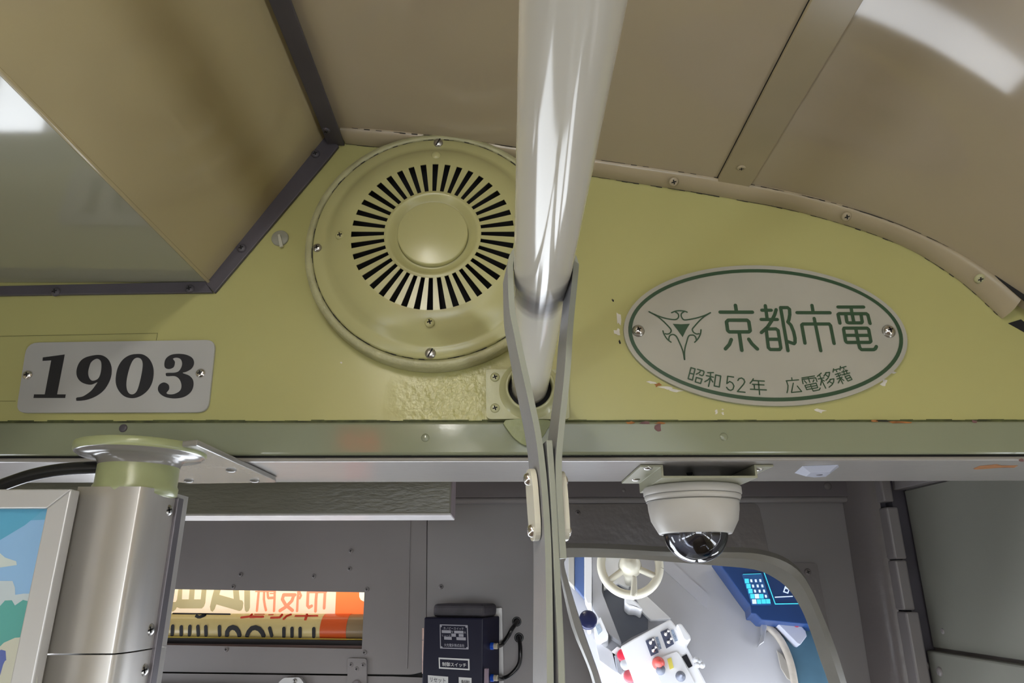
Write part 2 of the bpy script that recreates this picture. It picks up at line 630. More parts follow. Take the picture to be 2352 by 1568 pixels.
N = 56
A = [PY(*p, WY - .0005) for p in resample(lo_s, N)]
B = [PY(*p, YC) for p in resample(hi_s, N)]
B = [V((p.x, p.y, prof_z(p.x))) for p in B]
mb = MB()
rows = []
for a, b in zip(A, B):
    nrm = V((0, -.7, -.7))
    row = [a, a + V((0, -.004, 0))]
    for t in (.25, .5, .75):
        row.append((a + V((0, -.004, 0))).lerp(b + V((0, 0, -.002)), t) + nrm * .0035 * math.sin(t * math.pi))
    row += [b + V((0, 0, -.003)), b + V((0, 0, .002))]
    rows.append(row)
k = len(rows[0])
mb.add([p for r in rows for p in r], [(i * k + q, (i + 1) * k + q, (i + 1) * k + q + 1, i * k + q + 1) for i in range(N - 1) for q in range(k - 1)], 0, True)
for r in (rows[0], rows[-1]):
    mb.add(r, [list(range(k))])
mb.build('moulding', TRIM, tr)
for px, py in [(1547, 417), (1944, 497), (2250, 640)]:
    screw(tr, PY(px, py, WY - .0165), (0, -.7, -.7), .0062, TRIM if px < 2200 else RIMM, 'cross', h=.4)
# dirty crack lines along the moulding's two edges
for pts, y, w in ((lo_s, WY - .0008, 2.2), (hi_s, None, 2.0)):
    mb = MB()
    rr = resample(pts, 120)
    for i in range(119):
        if random.random() < .72:
            ww = w * random.uniform(.35, 1.1)
            a, b = rr[i], rr[i + 1]
            yy = y if y else YC - .0008
            q = [PY(a[0], a[1] - .5, yy), PY(b[0], b[1] - .5, yy), PY(b[0], b[1] + ww - .5, yy), PY(a[0], a[1] + ww - .5, yy)]
            mb.add(q, [(0, 1, 2, 3)])
    tag(mb.build('paint_crack', SEAM, tr), kind='stuff')

mb = MB()
mb.prism([PY(*p, YC - .001) for p in [(2252, 598), (2300, 634), (2400, 712), (2400, 740), (2352, 690), (2296, 642)]], (0, .001, 0))
mb.prism([PY(*p, WY - .0008) for p in [(2316, 742), (2345, 733), (2420, 790), (2420, 830), (2352, 762)]], (0, .0006, 0))
mb.build('open_gap', SEAM, tr)

# ---- beam under the bulkhead, lip and soffit
beam = thing('trim_3', 'grey green painted beam across the top of the cab opening', 'beam', (0, WY, Z_BB), kind='structure')
MB().box((-1.18, WY - .005, Z_BB), (1.13, WY + .035, Z_WB - .0012)).build('beam_face', BEAMM, beam, bevel=.003, bseg=3)
MB().box((-1.18, WY - .0015, Z_LB), (1.13, SOF_Y1, Z_BB - .0022)).build('soffit', SOFM, beam, bevel=.0032, bseg=3)
MB().box((-1.18, WY + .002, Z_BB - .004), (1.13, WY + .03, Z_BB + .002)).build('joint_gap', SEAM, beam)
for px, py in [(977, 1005), (1662, 1003), (283, 983)]:
    screw(beam, PY(px, py, WY - .005), (0, -1, 0), .0048, BEAMM if px > 500 else DARK, 'none', h=.3)
# joint line between wall and beam
mb = MB()
for i in range(150):
    x0 = -1.18 + i * 2.3 / 150
    hgt = .0012 + .0016 * random.random() * (1 if x0 < .05 else .6)
    mb.add([(x0, WY - .0003, Z_WB - .001), (x0 + 2.3 / 150, WY - .0003, Z_WB - .001), (x0 + 2.3 / 150, WY - .0003, Z_WB + hgt), (x0, WY - .0003, Z_WB + hgt)], [(0, 1, 2, 3)])
tag(mb.build('dirty_joint', mat('grimy_joint', (0.06, 0.07, 0.02), .7, var=.6, vscale=60), beam), kind='stuff')


def flake(parent, px, py, w, h, y, m, name='paint_chip', n=9, rough=.45):
    pts = []
    for i in range(n):
        a = 2 * math.pi * i / n
        r = 1 + random.uniform(-rough, rough)
        pts.append((px + math.cos(a) * w / 2 * r, py + math.sin(a) * h / 2 * r))
    mb = MB()
    mb.prism([PY(*p, y) for p in pts], (0, .0002, 0))
    return mb.build(name, m, parent)


for px, py, w, h, m in [(1510, 980, 16, 20, RUSTP), (1480, 971, 26, 6, RUSTP), (1448, 970, 18, 5, RUST), (1516, 971, 22, 6, RUST), (2065, 969, 50, 6, RUST), (2030, 966, 26, 4, SEAM),
                        (2010, 967, 20, 5, RUST), (2238, 968, 14, 7, RUSTP), (2345, 1057, 12, 7, RUSTP)]:
    flake(beam, px, py, w, h, WY - .0056, m)
# scraped orange patch under the soffit, right
c0 = PZ(2270, 1071, Z_LB - .0003)
mb = MB()
pts = [(2236, 1076), (2250, 1070), (2290, 1066), (2300, 1069), (2338, 1069), (2330, 1074), (2296, 1074), (2270, 1076), (2240, 1078)]
mb.prism([PZ(x, y, Z_LB - .0003) for x, y in pts], (0, 0, .0002))
mb.build('paint_chip', RUST, beam)
# ---------- cab shell
cabsh = MB().box((-1.18, WY + .035, 1.95), (1.13, 2.0, 2.0))
struct(cabsh.build('ceiling_cab', CABM))
CX = 1.0
mb = wall_with_windows('wall_cab_left', 'x', -1.18, .80, 1.95, 0, 1.96, [(1.28, 1.50, .9, 1.39)], CABM)
portal((-1.27, 1.39, 1.15), .22, .5, (1, 0, 0))
# ---------- cab front panels
SEAMP = PY(982, 1400, FY)
NL = V((0.13, 1, 0)).normalized()


def PL(px, py, off=0.0):
    return PN(px, py, SEAMP - NL * off, NL)


wall_with_windows('wall_cab_front', 'y', FY + .02, -1.18, 1.2, 0, 1.38, [(-.98, .40, .74, 1.335), (.46, .62, .36, 1.335)], CABM)
portal((0, FY + .12, 1.05), 1.9, .6, (0, -1, 0))
cabf = thing('wall_cab', 'grey painted sheet panels of the cab front', 'wall', (0, FY, 1.38), kind='structure')
HOLE = [(357, 1352), (837, 1360), (831, 1490), (340, 1480)]
mb = MB()
mb.prism([PL(*p) for p in round_poly([(200, 1040), (981, 1040), (978, 1541), (945, 1549), (200, 1540)], [0, 0, 10, 10, 0])], NL * .004, holes=[[PL(*p) for p in HOLE]])
mb.build('panel', CABM, cabf)
mb = MB()
mb.prism([PL(*p) for p in [(200, 1543.5), (900, 1553), (978, 1556), (978, 1680), (200, 1680)]], NL * .004)
mb.build('panel', CABM, cabf)
mb = MB()
mb.prism([PY(*p, FY) for p in [(983.5, 1040), (2060, 1040), (2110, 1680), (979, 1680), (979, 1560)]], (0, .004, 0))
mb.build('panel', CABM, cabf)
mb = MB()
mb.prism([PL(*p, -.010) for p in [(150, 1510), (1000, 1530), (1000, 1690), (150, 1690)]], NL * .002)
mb.build('backing', SEAM, cabf)
mb = MB()
mb.prism([PY(*p, FY + .006) for p in [(960, 1040), (1010, 1040), (1010, 1680), (960, 1680)]], (0, .002, 0))
mb.build('backing', SEAM, cabf)
# faint raised weld line left of the seam
mb = MB()
mb.tube([PL(942, 1197, .0005), PL(940, 1300, .0005), PL(937, 1480, .0005), PL(935, 1535, .0005)], .0012, 8)
mb.build('weld_line', CABM, cabf)
# ledge strip along the top of the front and its rounded lower lip
Z_LG = PY(1300, 1141, FY - .02).z
MB().box((PY(1000, 1120, FY - .02).x, FY - .02, Z_LG), (PY(2003, 1140, FY - .02).x, FY, Z_LG + .14)).build('ledge', mat('cab_ledge_paint', (.17, .15, .158), .3, bump=.1, var=.08), cabf, bevel=.002)
mb = MB()
mb.tube([PY(1000, 1149, FY - .008), PY(1985, 1146, FY - .008)], .008, 12)
mb.build('lip', CABM, cabf)
screw(cabf, PY(1901, 1116, FY - .02), (0, -1, 0), .009, CABG, 'none')
screw(cabf, PY(1433, 1126, FY - .02), (0, -1, 0), .004, CABG, 'none')
mb = MB()
plate_px(round_poly([(1275, 1157), (1742, 1155), (1771, 1290), (1771, 1340), (1275, 1340)], [0, 16, 0, 0, 0]), FY - .006, .006, mb=mb)
mb.build('access_cover', CABG, cabf, bevel=.0012)
screw(cabf, PY(1327, 1177, FY - .006), (0, -1, 0), .006, CABG, 'cross')
mb = MB()
plate_px(round_poly([(1790, 1292), (1876, 1292), (1908, 1460), (1908, 1500), (1830, 1500)], [0, 10, 8, 0, 0]), FY - .006, .006, mb=mb)
mb.build('access_cover', CABG, cabf, bevel=.0012)
screw(cabf, PY(1855, 1313, FY - .006), (0, -1, 0), .008, CABG, 'cross')
for px, py in [(387, 1316), (553, 1319), (721, 1323), (806, 1265), (803, 1306), (536, 1347), (843, 1353), (520, 1491), (837, 1498), (358, 1563)]:
    screw(cabf, PL(px, py), -NL, .0056, CABM, 'cross', h=.6)
screw(cabf, PY(1013, 1347, FY), (0, -1, 0), .0056, CABM, 'cross', h=.6)
# cab corner and right side wall
YP = 1.60
CX = PY(2108, 1305, YP).x
xa, xb = PY(1958, 1300, FY).x, PY(2046, 1300, YP + .02).x
mb = MB()
arc = []
for i in range(13):
    t = i / 12
    arc.append((xa + (xb - xa) * t, FY - .001 + (YP + .02 - FY) * t - .018 * math.sin(t * math.pi)))
mb.add([V((x, y, z)) for x, y in arc for z in (1.2, 1.95)], [(2 * i, 2 * i + 2, 2 * i + 3, 2 * i + 1) for i in range(12)], 0, True)
mb.build('corner_panel', CABG, cabf)
mb = MB()
zs = [PY(2040, y, YP).z for y in (1165, 1285, 1402)]
edges = [(1.95, zs[0] + .012, 0.0), (zs[0], zs[1] + .001, .006), (zs[1] - .001, zs[2] + .001, .004), (zs[2] - .002, 1.1, .010)]
for zt, zb, o in edges:
    mb.box((xb - .004, YP - .006 - o, zb), (CX - .028 + o * .4, YP + .03, zt))
mb.build('corner_post', CABM, cabf, bevel=.004)
MB().box((xb + .004, YP + .034, 1.0), (CX + .004, FY - .002, 1.95)).build('corner_core', DARK, cabf)
MB().box((CX - .028, YP + .004, 1.0), (CX + .02, YP + .06, 1.95)).build('corner_gap', DARK, cabf)
Zp_t, Zp_b = PY(2075, 1128, YP).z, PY(2150, 1490, YP).z
MB().box((CX, .90, Zp_b + .004), (CX + .006, YP - .004, Zp_t)).build('side_panel', CABR, cabf, bevel=.001)
MB().box((CX - .016, .90, Zp_b - .3), (CX + .004, YP - .002, Zp_b - .002)).build('side_panel', CABR, cabf, bevel=.004)
MB().box((CX - .02, .90, Zp_t + .003), (CX + .004, YP + .01, 1.95)).build('side_panel', CABM, cabf, bevel=.002)
screw(cabf, PN(2159, 1542, (CX - .016, 0, 0), V((1, 0, 0))), (-1, 0, 0), .009, CABM, 'none')
screw(cabf, PN(2128, 1528, (CX - .016, 0, 0), V((1, 0, 0))), (-1, 0, 0), .008, CABG, 'none')
screw(cabf, PN(2165, 1449, (CX, 0, 0), V((1, 0, 0))), (-1, 0, 0), .006, CABM, 'none', h=.3)
wall_with_windows('wall_cab_right', 'x', CX + .008, .85, 1.75, 0, 1.96, [(1.34, 1.56, .7, Zp_b - .26)], CABM)
portal((CX + .1, 1.45, .95), .22, .5, (-1, 0, 0))
MB().box((CX + .008, WY + .03, 0), (1.16, WY + .06, 1.95)).build('wall_partition', CABM)['kind'] = 'structure'

# latch fittings at the bottom of the left panel
ht = thing('hinge_strap', 'grey screwed hinge strap over the lower panel joint', 'hinge', PL(820, 1560))
mb = MB()
mb.prism([PL(*p, .006) for p in round_poly([(798, 1511), (842, 1512), (842, 1600), (798, 1600)], [6, 6, 0, 0])], NL * .0058)
mb.build('strap_plate', CABM, ht, bevel=.001)
for px, py in [(806, 1526), (834, 1527), (819, 1536)]:
    screw(ht, PL(px, py, .006), -NL, .0052, CABM, 'cross', h=.35)
screw(ht, PL(819, 1574, .006), -NL, .012, CHROME, 'none', h=.9, name='bolt')
lt = thing('window_latch', 'small metal latch plate at the bottom edge of the left cab panel', 'latch', PL(668, 1566))
mb = MB()
mb.prism([PL(*p, .012) for p in round_poly([(640, 1566), (652, 1556), (688, 1555), (698, 1568), (698, 1590), (636, 1590)], 4)], NL * .0118)
mb.build('latch_plate', ALU, lt, bevel=.002)
screw(lt, PL(677, 1563, .012), -NL, .005, STEEL, 'cross')

# ================================================================== destination sign behind the left panel
sg = thing('destination_sign', 'backlit roller destination sign showing mirrored lettering in the grey panel', 'sign', PL(590, 1480, -.08))
OFF = -.072


def PF(px, py, e=0.0):
    return PL(px, py, OFF + e)


def emat(name, col, e, rough=.6):
    return mat(name, col, rough, var=.02, emit=e)


FILM = emat('film_cream_lit', (.80, .66, .50), .62)
OLIVE = emat('film_olive_lit', (.42, .36, .20), .52)
REDF = emat('film_red_lit', (.86, .26, .15), .62)
ORNG = emat('film_orange_lit', (.93, .19, .05), .62)
WHT = emat('film_white_lit', (.9, .78, .62), .7)
ROLLM = mat('roll_paper_cream', (.62, .50, .22), .25, var=.06, vscale=14, emit=.10)
ROLLR = mat('roll_paper_red', (.66, .10, .02), .3, var=.06, emit=.08)
ROLLT = mat('roll_paper_tan', (.34, .24, .13), .3, var=.06)
mb = MB()
mb.prism([PF(*p) for p in [(300, 1330), (860, 1330), (860, 1425), (300, 1425)]], NL * .002)
mb.build('film', FILM, sg)
z7 = loc_px(340, 1340, 9.046)
z8 = loc_px(580, 1340, 8.4)
mb = MB()
mb = MB()
fill_px(mb, [sm2(z7([(165, 60), (250, 60), (258, 230), (270, 400), (250, 490), (190, 550), (150, 500), (145, 380), (150, 200)]), True, 3)], lambda x, y: PF(x, y, .0004))
mb.build('character', OLIVE, sg)
mb = MB()
fill_px(mb, [z7([(420, 60), (525, 60), (505, 360), (515, 382), (575, 378), (600, 330), (620, 180), (640, 60), (715, 60), (705, 325), (845, 325), (870, 60), (975, 60), (957, 325), (1095, 325), (1120, 60), (1220, 60), (1190, 400), (1165, 470), (1120, 515),
                 (660, 515), (600, 490), (570, 545), (520, 578), (440, 575), (405, 530), (392, 440), (400, 300)])], lambda x, y: PF(x, y, .0004))
mb.build('character', OLIVE, sg)
mb = MB()
fill_px(mb, [z7([(1390, 60), (1530, 60), (1480, 230), (1780, 315), (1760, 60), (1880, 60), (1905, 335), (1960, 350), (1982, 400), (1970, 500), (1945, 550), (1900, 570), (1420, 430), (1385, 530), (1340, 585), (1300, 560), (1285, 480), (1330, 280)])], lambda x, y: PF(x, y, .0004))
mb.build('character', OLIVE, sg)
mb = MB()
fill_px(mb, [z7([(2000, 60), (2120, 60), (2118, 500), (2090, 570), (2045, 592), (2010, 550), (2002, 460)])], lambda x, y: PF(x, y, .0004))
mb.build('character', OLIVE, sg)
mb = MB()
st = []
for pts, w in [([(60, 150), (440, 150)], 22), ([(120, 150), (85, 520)], 46), ([(225, 150), (220, 300), (240, 430), (260, 510)], 46), ([(430, 150), (415, 525)], 46), ([(290, 150), (300, 260), (310, 278), (420, 270)], 46), ([(340, 190), (420, 190)], 20),
               ([(820, 215), (780, 215), (600, 215), (575, 300), (640, 410), (770, 515)], 60), ([(790, 240), (760, 330), (640, 450), (530, 520)], 60), ([(885, 150), (870, 320), (860, 525)], 46), ([(900, 150), (935, 230), (910, 280)], 44),
               ([(1070, 170), (1060, 420), (1090, 460), (1140, 430)], 55), ([(1060, 165), (1420, 165)], 34), ([(1240, 150), (1225, 300), (1215, 530)], 55), ([(1400, 150), (1382, 470)], 55)]:
    st.append((z8(pts), w / 8.4))
for i0, i1 in ((0, 6), (6, 10), (10, 99)):
    mb = MB()
    strokes_mesh(mb, st[i0:i1], lambda x, y: PF(x, y, .0004), NL)
    mb.build('character', REDF, sg)
mb = MB()
fill_px(mb, [z8([(1615, 100), (2200, 100), (2200, 640), (1590, 640)])], lambda x, y: PF(x, y, .0004))
mb.build('colour_block', ORNG, sg)
mb = MB()
fill_px(mb, [z8([(2060, 100), (2230, 100), (2200, 345), (2140, 340), (2085, 310), (2058, 250)])], lambda x, y: PF(x, y, .0008))
mb.build('torn_patch', WHT, sg)
# lower roller
AX = V((1, -.13, 0)).normalized()
RR = .034
RC = PL(590, 1441, 0) + NL * (.03) + V((0, 0, 0))
RC = PL(590, 1443, -.034 - RR)


def PC(px, py, e=0.0012):
    d = ray(px, py)
    o = EYE - RC
    dp, op = d - AX * d.dot(AX), o - AX * o.dot(AX)
    r = RR + e
    a, b, c = dp.dot(dp), 2 * dp.dot(op), op.dot(op) - r * r
    disc = max(0.0, b * b - 4 * a * c)
    return EYE + d * ((-b - math.sqrt(disc)) / (2 * a))


def roll_part(x0, x1, r, m, name):
    mb = MB()
    a, b = PN(x0, 1440, RC, NL), PN(x1, 1440, RC, NL)
    pa = RC + AX * (a - RC).dot(AX)
    pb = RC + AX * (b - RC).dot(AX)
    mb.lathe([(r, 0), (r, (pb - pa).length)], pa, AX, 40)
    mb.lathe([(0, 0), (r, 0)], pa, AX, 40)
    mb.lathe([(0, (pb - pa).length), (r, (pb - pa).length)], pa, AX, 40)
    return mb.build(name, m, sg)


roll_part(295, 747, RR, ROLLM, 'roller')
roll_part(746, 806, RR, ROLLR, 'roller')
roll_part(805, 870, RR * .98, ROLLT, 'roller')
cyl_n = NL
mb = MB()
st = []
for pts in [[(395, 880), (365, 1000), (350, 1060)], [(512, 885), (500, 1060)], [(870, 890), (860, 1060)], [(1035, 890), (1045, 1060)], [(1200, 895), (1205, 1065)], [(1482, 895), (1488, 1065)], [(690, 900), (690, 1060)]]:
    st.append((z7(pts), 8))
st.append((z7([(1640, 1070), (1645, 1000), (1690, 930), (1760, 905), (1830, 930), (1880, 1000), (1900, 1070)]), 10))
st.append((z7([(2060, 1075), (2090, 1000), (2150, 930), (2230, 910), (2310, 940), (2370, 1010), (2400, 1080)]), 10))
for pts in [[(330, 860), (370, 1000)], [(605, 865), (605, 1015)], [(762, 865), (762, 1015)], [(918, 865), (918, 1015)], [(1182, 870), (1182, 1015)]]:
    st.append((z8(pts), 8))
st.append((z7([(520, 622), (1100, 628), (1700, 635)]), 3.6))
st.append((z7([(1010, 680), (1060, 705), (1130, 680), (1180, 650)]), 8))
st.append((z7([(60, 620), (180, 602)]), 3))
for q_ in st:
    mb = MB()
    strokes_mesh(mb, [q_], PC, NL, step=1.0)
    mb.build('letter_stroke', INK, sg)
mb = MB()
st = []
for pts, w in [([(-30, 650), (200, 640)], 50), ([(360, 660), (520, 655), (570, 600)], 44), ([(600, 680), (650, 630), (740, 595)], 40), ([(830, 625), (1250, 622)], 36), ([(1050, 600), (1020, 690)], 50), ([(310, 600), (400, 596)], 18), ([(40, 588), (230, 588)], 14)]:
    st.append((z8(pts), w / 8.4))
st.append((z7([(1940, 705), (2110, 685), (2160, 640)]), 5))
st.append((z7([(2180, 692), (2352, 695)]), 6.5))
for q_ in st[:-1]:
    mb = MB()
    strokes_mesh(mb, [q_], PC, NL, step=1.0)
    mb.build('letter_stroke', mat('roll_red_ink', (.62, .05, .02), .4, var=.03, emit=.1), sg)
mb = MB()
strokes_mesh(mb, st[-1:], PC, NL, step=1.0)
mb.build('letter_stroke', mat('roll_red_ink', (.62, .05, .02), .4, var=.03, emit=.1), sg)
mb = MB()
mb.tube([PL(320, 1461.5, -.030), PL(860, 1468.5, -.030)], .0016, 8)
mb.build('rod', mat('brass_rod', (.55, .42, .08), .3, metal=.8, var=.1), sg)
mb = MB()
mb.prism([PL(*p, -.028) for p in [(310, 1464), (860, 1471), (860, 1600), (310, 1600)]], NL * .002)
mb.build('lower_rail', mat('black_rail', (.016, .014, .018), .5, var=.05), sg)
mb = MB()
mb.prism([PL(*p, -.0255) for p in [(310, 1476.5), (860, 1483), (860, 1600), (310, 1600)]], NL * .002)
mb.build('sill', mat('brown_sill', (.36, .25, .24), .4, var=.15, vscale=6), sg)
mb = MB()
mb.tube([PL(320, 1336, -.045), PL(850, 1342, -.045)], .005, 10)
mb.build('lamp_tube', mat('sign_tube', (1.0, .9, .65), .5, var=0, emit=3.5), sg)
# dark case closing the sign behind the panel
c0, c1 = PL(285, 1400, -.006), PL(880, 1400, -.006)
d = NL * .12
zt, zb = c0.z + .14, c0.z - .16
mb = MB()
q = [c0, c1, c1 + d, c0 + d]
Q = [V((p.x, p.y, z)) for z in (zb, zt) for p in q]
mb.add(Q, [(0, 1, 2, 3), (7, 6, 5, 4), (1, 5, 6, 2), (2, 6, 7, 3), (3, 7, 4, 0)])
mb.build('case', mat('sign_case_grey', (.05, .045, .045), .6, var=.05), sg)

# ================================================================== ceiling duct, upper left
YD = WY - .002
dA = PY(480, 648, YD)
dB = PY(752, 312, YD)
duct = thing('ceiling_duct', 'boxed cream air duct along the left ceiling with slanted side', 'duct', (-.7, .2, dA.z))
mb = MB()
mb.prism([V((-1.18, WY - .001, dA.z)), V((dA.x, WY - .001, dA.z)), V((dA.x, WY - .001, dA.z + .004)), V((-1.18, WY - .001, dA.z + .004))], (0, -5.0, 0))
mb.build('bottom_panel', mat('duct_cream_with_reflection', (0.33, 0.325, 0.245), 0.07, spec=.55, bump=0.01, bscale=12, var=0.04, vscale=2), duct)  # same cream paint as the side, with reflected window light greyed into its colour
mb = MB()
e = (dB - dA)
nn = V((e.z, 0, -e.x)).normalized()
pts = [V((dA.x, WY - .001, dA.z)), V((dB.x, WY - .001, dB.z)), V((dB.x, WY - .001, dB.z)) - nn * .004, V((dA.x, WY - .001, dA.z)) - nn * .004]
mb.prism(pts, (0, -5.0, 0))
mb.build('side_panel', DUCT, duct)
mb = MB()
mb.tube([V((dA.x, WY - .002, dA.z)), V((dA.x, -4.1, dA.z))], .0022, 10)
mb.build('folded_edge', DUCT, duct)
# dark strips: along the ceiling, along the slanted end and along the bottom end
mb = MB()
sx0, sx1 = PY(745, 312, YC).x, PY(791, 334, YC).x
zc = min(prof_z(sx0), prof_z(sx1)) - .001
zs_ = PY(770, 332, WY - .004).z
sx0, sx1 = PZ(744, 312, zs_).x, PZ(791, 334, zs_).x
mb.box((sx0, -4.2, zs_), (sx1, WY - .001, zs_ + .004))
mb.build('edge_strip', DARK, duct, bevel=.001)
screw(duct, PZ(749, 299, zs_), (0, 0, -1), .0055, DARK, 'cross')
YS = WY - .005
mb = MB()
plate_px([(742, 310), (778, 334), (756, 362), (492, 672), (468, 646)], YS, .0048, mb=mb)
mb.build('edge_strip', DARK, duct, bevel=.0008)
mb = MB()
plate_px([(470, 646), (488, 671), (-600, 686), (-600, 667), (0, 656)], YS - .0004, .0048, mb=mb)
mb.build('edge_strip', DARK, duct, bevel=.0008)
for px, py in [(725, 354), (555, 570), (436, 663), (128, 670)]:
    screw(duct, PY(px, py, YS - .0004), (0, -1, 0), .0058, DARK, 'cross')

# ================================================================== round ventilator
fc = PY(1001, 570, WY - .010)
fc = V((fc.x, WY, fc.z))
fan = thing('ventilator', 'round yellow painted ventilator cover with radial black slots on the bulkhead', 'ventilator', fc)
R0 = (PY(1294, 568, WY - .006).x - PY(708, 568, WY - .006).x) / 2
AXF = (0, -1, 0)
mb = MB()
mb.lathe([(R0 * .90, .002), (R0 - .001, 0), (R0, .004), (R0, .019), (R0 - .0015, .0225), (R0 - .006, .0240), (R0 - .0095, .0230), (R0 - .0105, .015)], fc, AXF, 96)
rim = mb.build('base_ring', RIMM, fan)
r1 = R0 - .0108
rs_o, rs_i = .0985, .0585
prof_f = [(r1, .017), (r1, .0235), (r1 - .002, .0255), (r1 - .012, .0262), (r1 - .017, .0275), (r1 - .024, .0365), (r1 - .031, .0405), (rs_o + .012, .0455), (rs_o, .0475)]
mb = MB()
mb.lathe(prof_f, fc, AXF, 96)
# slotted zone: 40 webs between 40 slots
u = V((1, 0, 0))
w = V((0, 0, 1))
ND = 40
def polar(r, a, h):
    return fc + u * (math.cos(a) * r) + w * (math.sin(a) * r) + V((0, -h, 0))
for i in range(ND):
    a = 2 * math.pi * i / ND + math.pi / 2
    hw_o, hw_i = .0037 / rs_o, .0024 / rs_i
    step = 2 * math.pi / ND
    vs = []
    for rr, hh, hw in ((rs_o, .0475, hw_o), (rs_i, .0495, hw_i)):
        for t in (0, .25, .5, .75, 1):
            vs.append(polar(rr, a + hw + (step - 2 * hw) * t, hh))
    mb.add(vs, [(k, k + 1, k + 6, k + 5) for k in range(4)], 0, True)
    # slot side flanks (sheet thickness)
    for s in (1, -1):
        mb.add([polar(rs_o, a + s * hw_o, .0475), polar(rs_i, a + s * hw_i, .0495), polar(rs_i, a + s * hw_i, .0483), polar(rs_o, a + s * hw_o, .0463)], [(0, 1, 2, 3)])
    mb.add([polar(rs_o, a - hw_o, .0475), polar(rs_o, a + hw_o, .0475), polar(rs_o, a + hw_o, .0463), polar(rs_o, a - hw_o, .0463)], [(0, 1, 2, 3)])
    mb.add([polar(rs_i, a - hw_i, .0495), polar(rs_i, a + hw_i, .0495), polar(rs_i, a + hw_i, .0483), polar(rs_i, a - hw_i, .0483)], [(0, 1, 2, 3)])
mb.lathe([(rs_i, .0495), (.0565, .0503), (.0545, .0505), (.0525, .0490), (.0465, .0445), (.0435, .0440), (.0428, .0445)], fc, AXF, 96)
cov = mb.build('cover', FANM, fan)
mb = MB()
mb.lathe([(.0424, .043), (.0424, .0505), (.0418, .0515), (.0408, .0518), (0, .0518)], fc, AXF, 72)
mb.build('hub', FANM, fan)
mb = MB()
mb.lathe([(0, .028), (rs_o + .01, .028), (rs_o + .01, .040)], fc, AXF, 48)
mb.lathe([(0, .040), (.05, .040)], fc, AXF, 48)
mb.build('cavity', BLACK, fan)
mb = MB()
ring = []
for i in range(140):
    if random.random() < .6:
        a = 2 * math.pi * i / 140
        a2 = a + 2 * math.pi / 140
        ww = random.uniform(.0003, .0011)
        mb.add([polar(r1 + .0002, a, .0236), polar(r1 + .0002, a2, .0236), polar(r1 + .0002 + ww, a2, .0237), polar(r1 + .0002 + ww, a, .0237)], [(0, 1, 2, 3)])
tag(mb.build('paint_crack', SEAM, fan), kind='stuff')
for ang, rr, hh, r, m, kd in [(90, r1 - .0062, .0258, .0062, STEEL, 'slot'), (180, r1 - .0062, .0258, .0056, STEEL, 'cross'), (270, r1 - .0062, .0258, .0064, STEEL, 'slot'),
                              (90, .1125, .0440, .0062, FANM, 'none'), (180, .1125, .0440, .0058, FANM, 'cross'), (270, .1125, .0440, .0060, FANM, 'cross'), (0, r1 - .0062, .0258, .0058, STEEL, 'cross'), (0, .1125, .044, .0058, FANM, 'cross')]:
    a = math.radians(ang + (3 if ang == 180 and rr > .13 else 0))
    screw(fan, polar(rr, a, hh), (0, -1, 0), r, m, kd, rot=1.1 if kd == 'slot' else .3)

# rotary key switch beside the duct
ks = thing('key_switch', 'small round grey key switch with a lever beside the duct', 'switch', PY(644, 548, WY))
c = PY(644, 548, WY)
mb = MB()
mb.lathe([(.0108, 0), (.0108, .002), (.0100, .0028), (0, .0030)], c, (0, -1, 0), 32)
mb.build('disc', mat('pale_steel', (.30, .30, .24), .45, var=.05), ks)
mb = MB()
mb.prism([PY(*p, WY - .0065) for p in [(637, 538), (643, 537), (650, 564), (642, 567)]], (0, .0036, 0))
mb.build('lever', mat('pale_lever', (.48, .47, .38), .35, var=.03), ks, bevel=.0006)

# ================================================================== number plate 1903
npl = thing('number_plate', 'white plate with black italic number 1903 on the bulkhead', 'plate', PY(265, 865, WY))
zn = loc_px(0, 700, 3.36)
mb = MB()
plate_px(round_poly(zn([(205, 290), (1662, 268), (1604, 828), (122, 832)]), [28, 22, 26, 22]), WY - .004, .0038, mb=mb)
mb.build('plate', PLATEM, npl, bevel=.0006)
mb = MB()
TN = lambda x, y: PY(x, y, WY - .0043)
mb = MB()
fill_px(mb, [zn([(330, 405), (500, 382), (440, 690), (508, 690), (503, 718), (258, 718), (262, 690), (345, 690), (395, 428), (328, 432)])], TN)
mb.build('digit', INK, npl)
mb = MB()
fill_px(mb, [sm2(zn([(735, 387), (790, 390), (835, 420), (860, 475), (860, 540), (840, 600), (800, 660), (740, 705), (670, 732), (597, 740), (588, 730), (592, 715), (640, 705), (700, 665), (740, 615), (750, 597), (705, 615), (655, 608), (615, 585), (592, 545), (592, 495), (615, 440), (660, 405)]), True, 4),
              sm2(zn([(745, 415), (775, 430), (783, 470), (775, 530), (755, 570), (715, 585), (690, 565), (680, 525), (688, 480), (705, 440)]), True, 4)], TN)
mb.build('digit', INK, npl)
mb = MB()
fill_px(mb, [sm2(zn([(1060, 378), (1110, 385), (1155, 420), (1182, 480), (1185, 545), (1170, 610), (1135, 665), (1080, 705), (1020, 720), (960, 705), (915, 660), (893, 600), (897, 530), (915, 470), (950, 420), (1000, 388)]), True, 4),
              sm2(zn([(1055, 408), (1085, 415), (1100, 445), (1098, 500), (1080, 590), (1058, 660), (1030, 688), (1000, 685), (980, 655), (975, 605), (985, 540), (1005, 470), (1028, 425)]), True, 4)], TN)
mb.build('digit', INK, npl)
mb = MB()
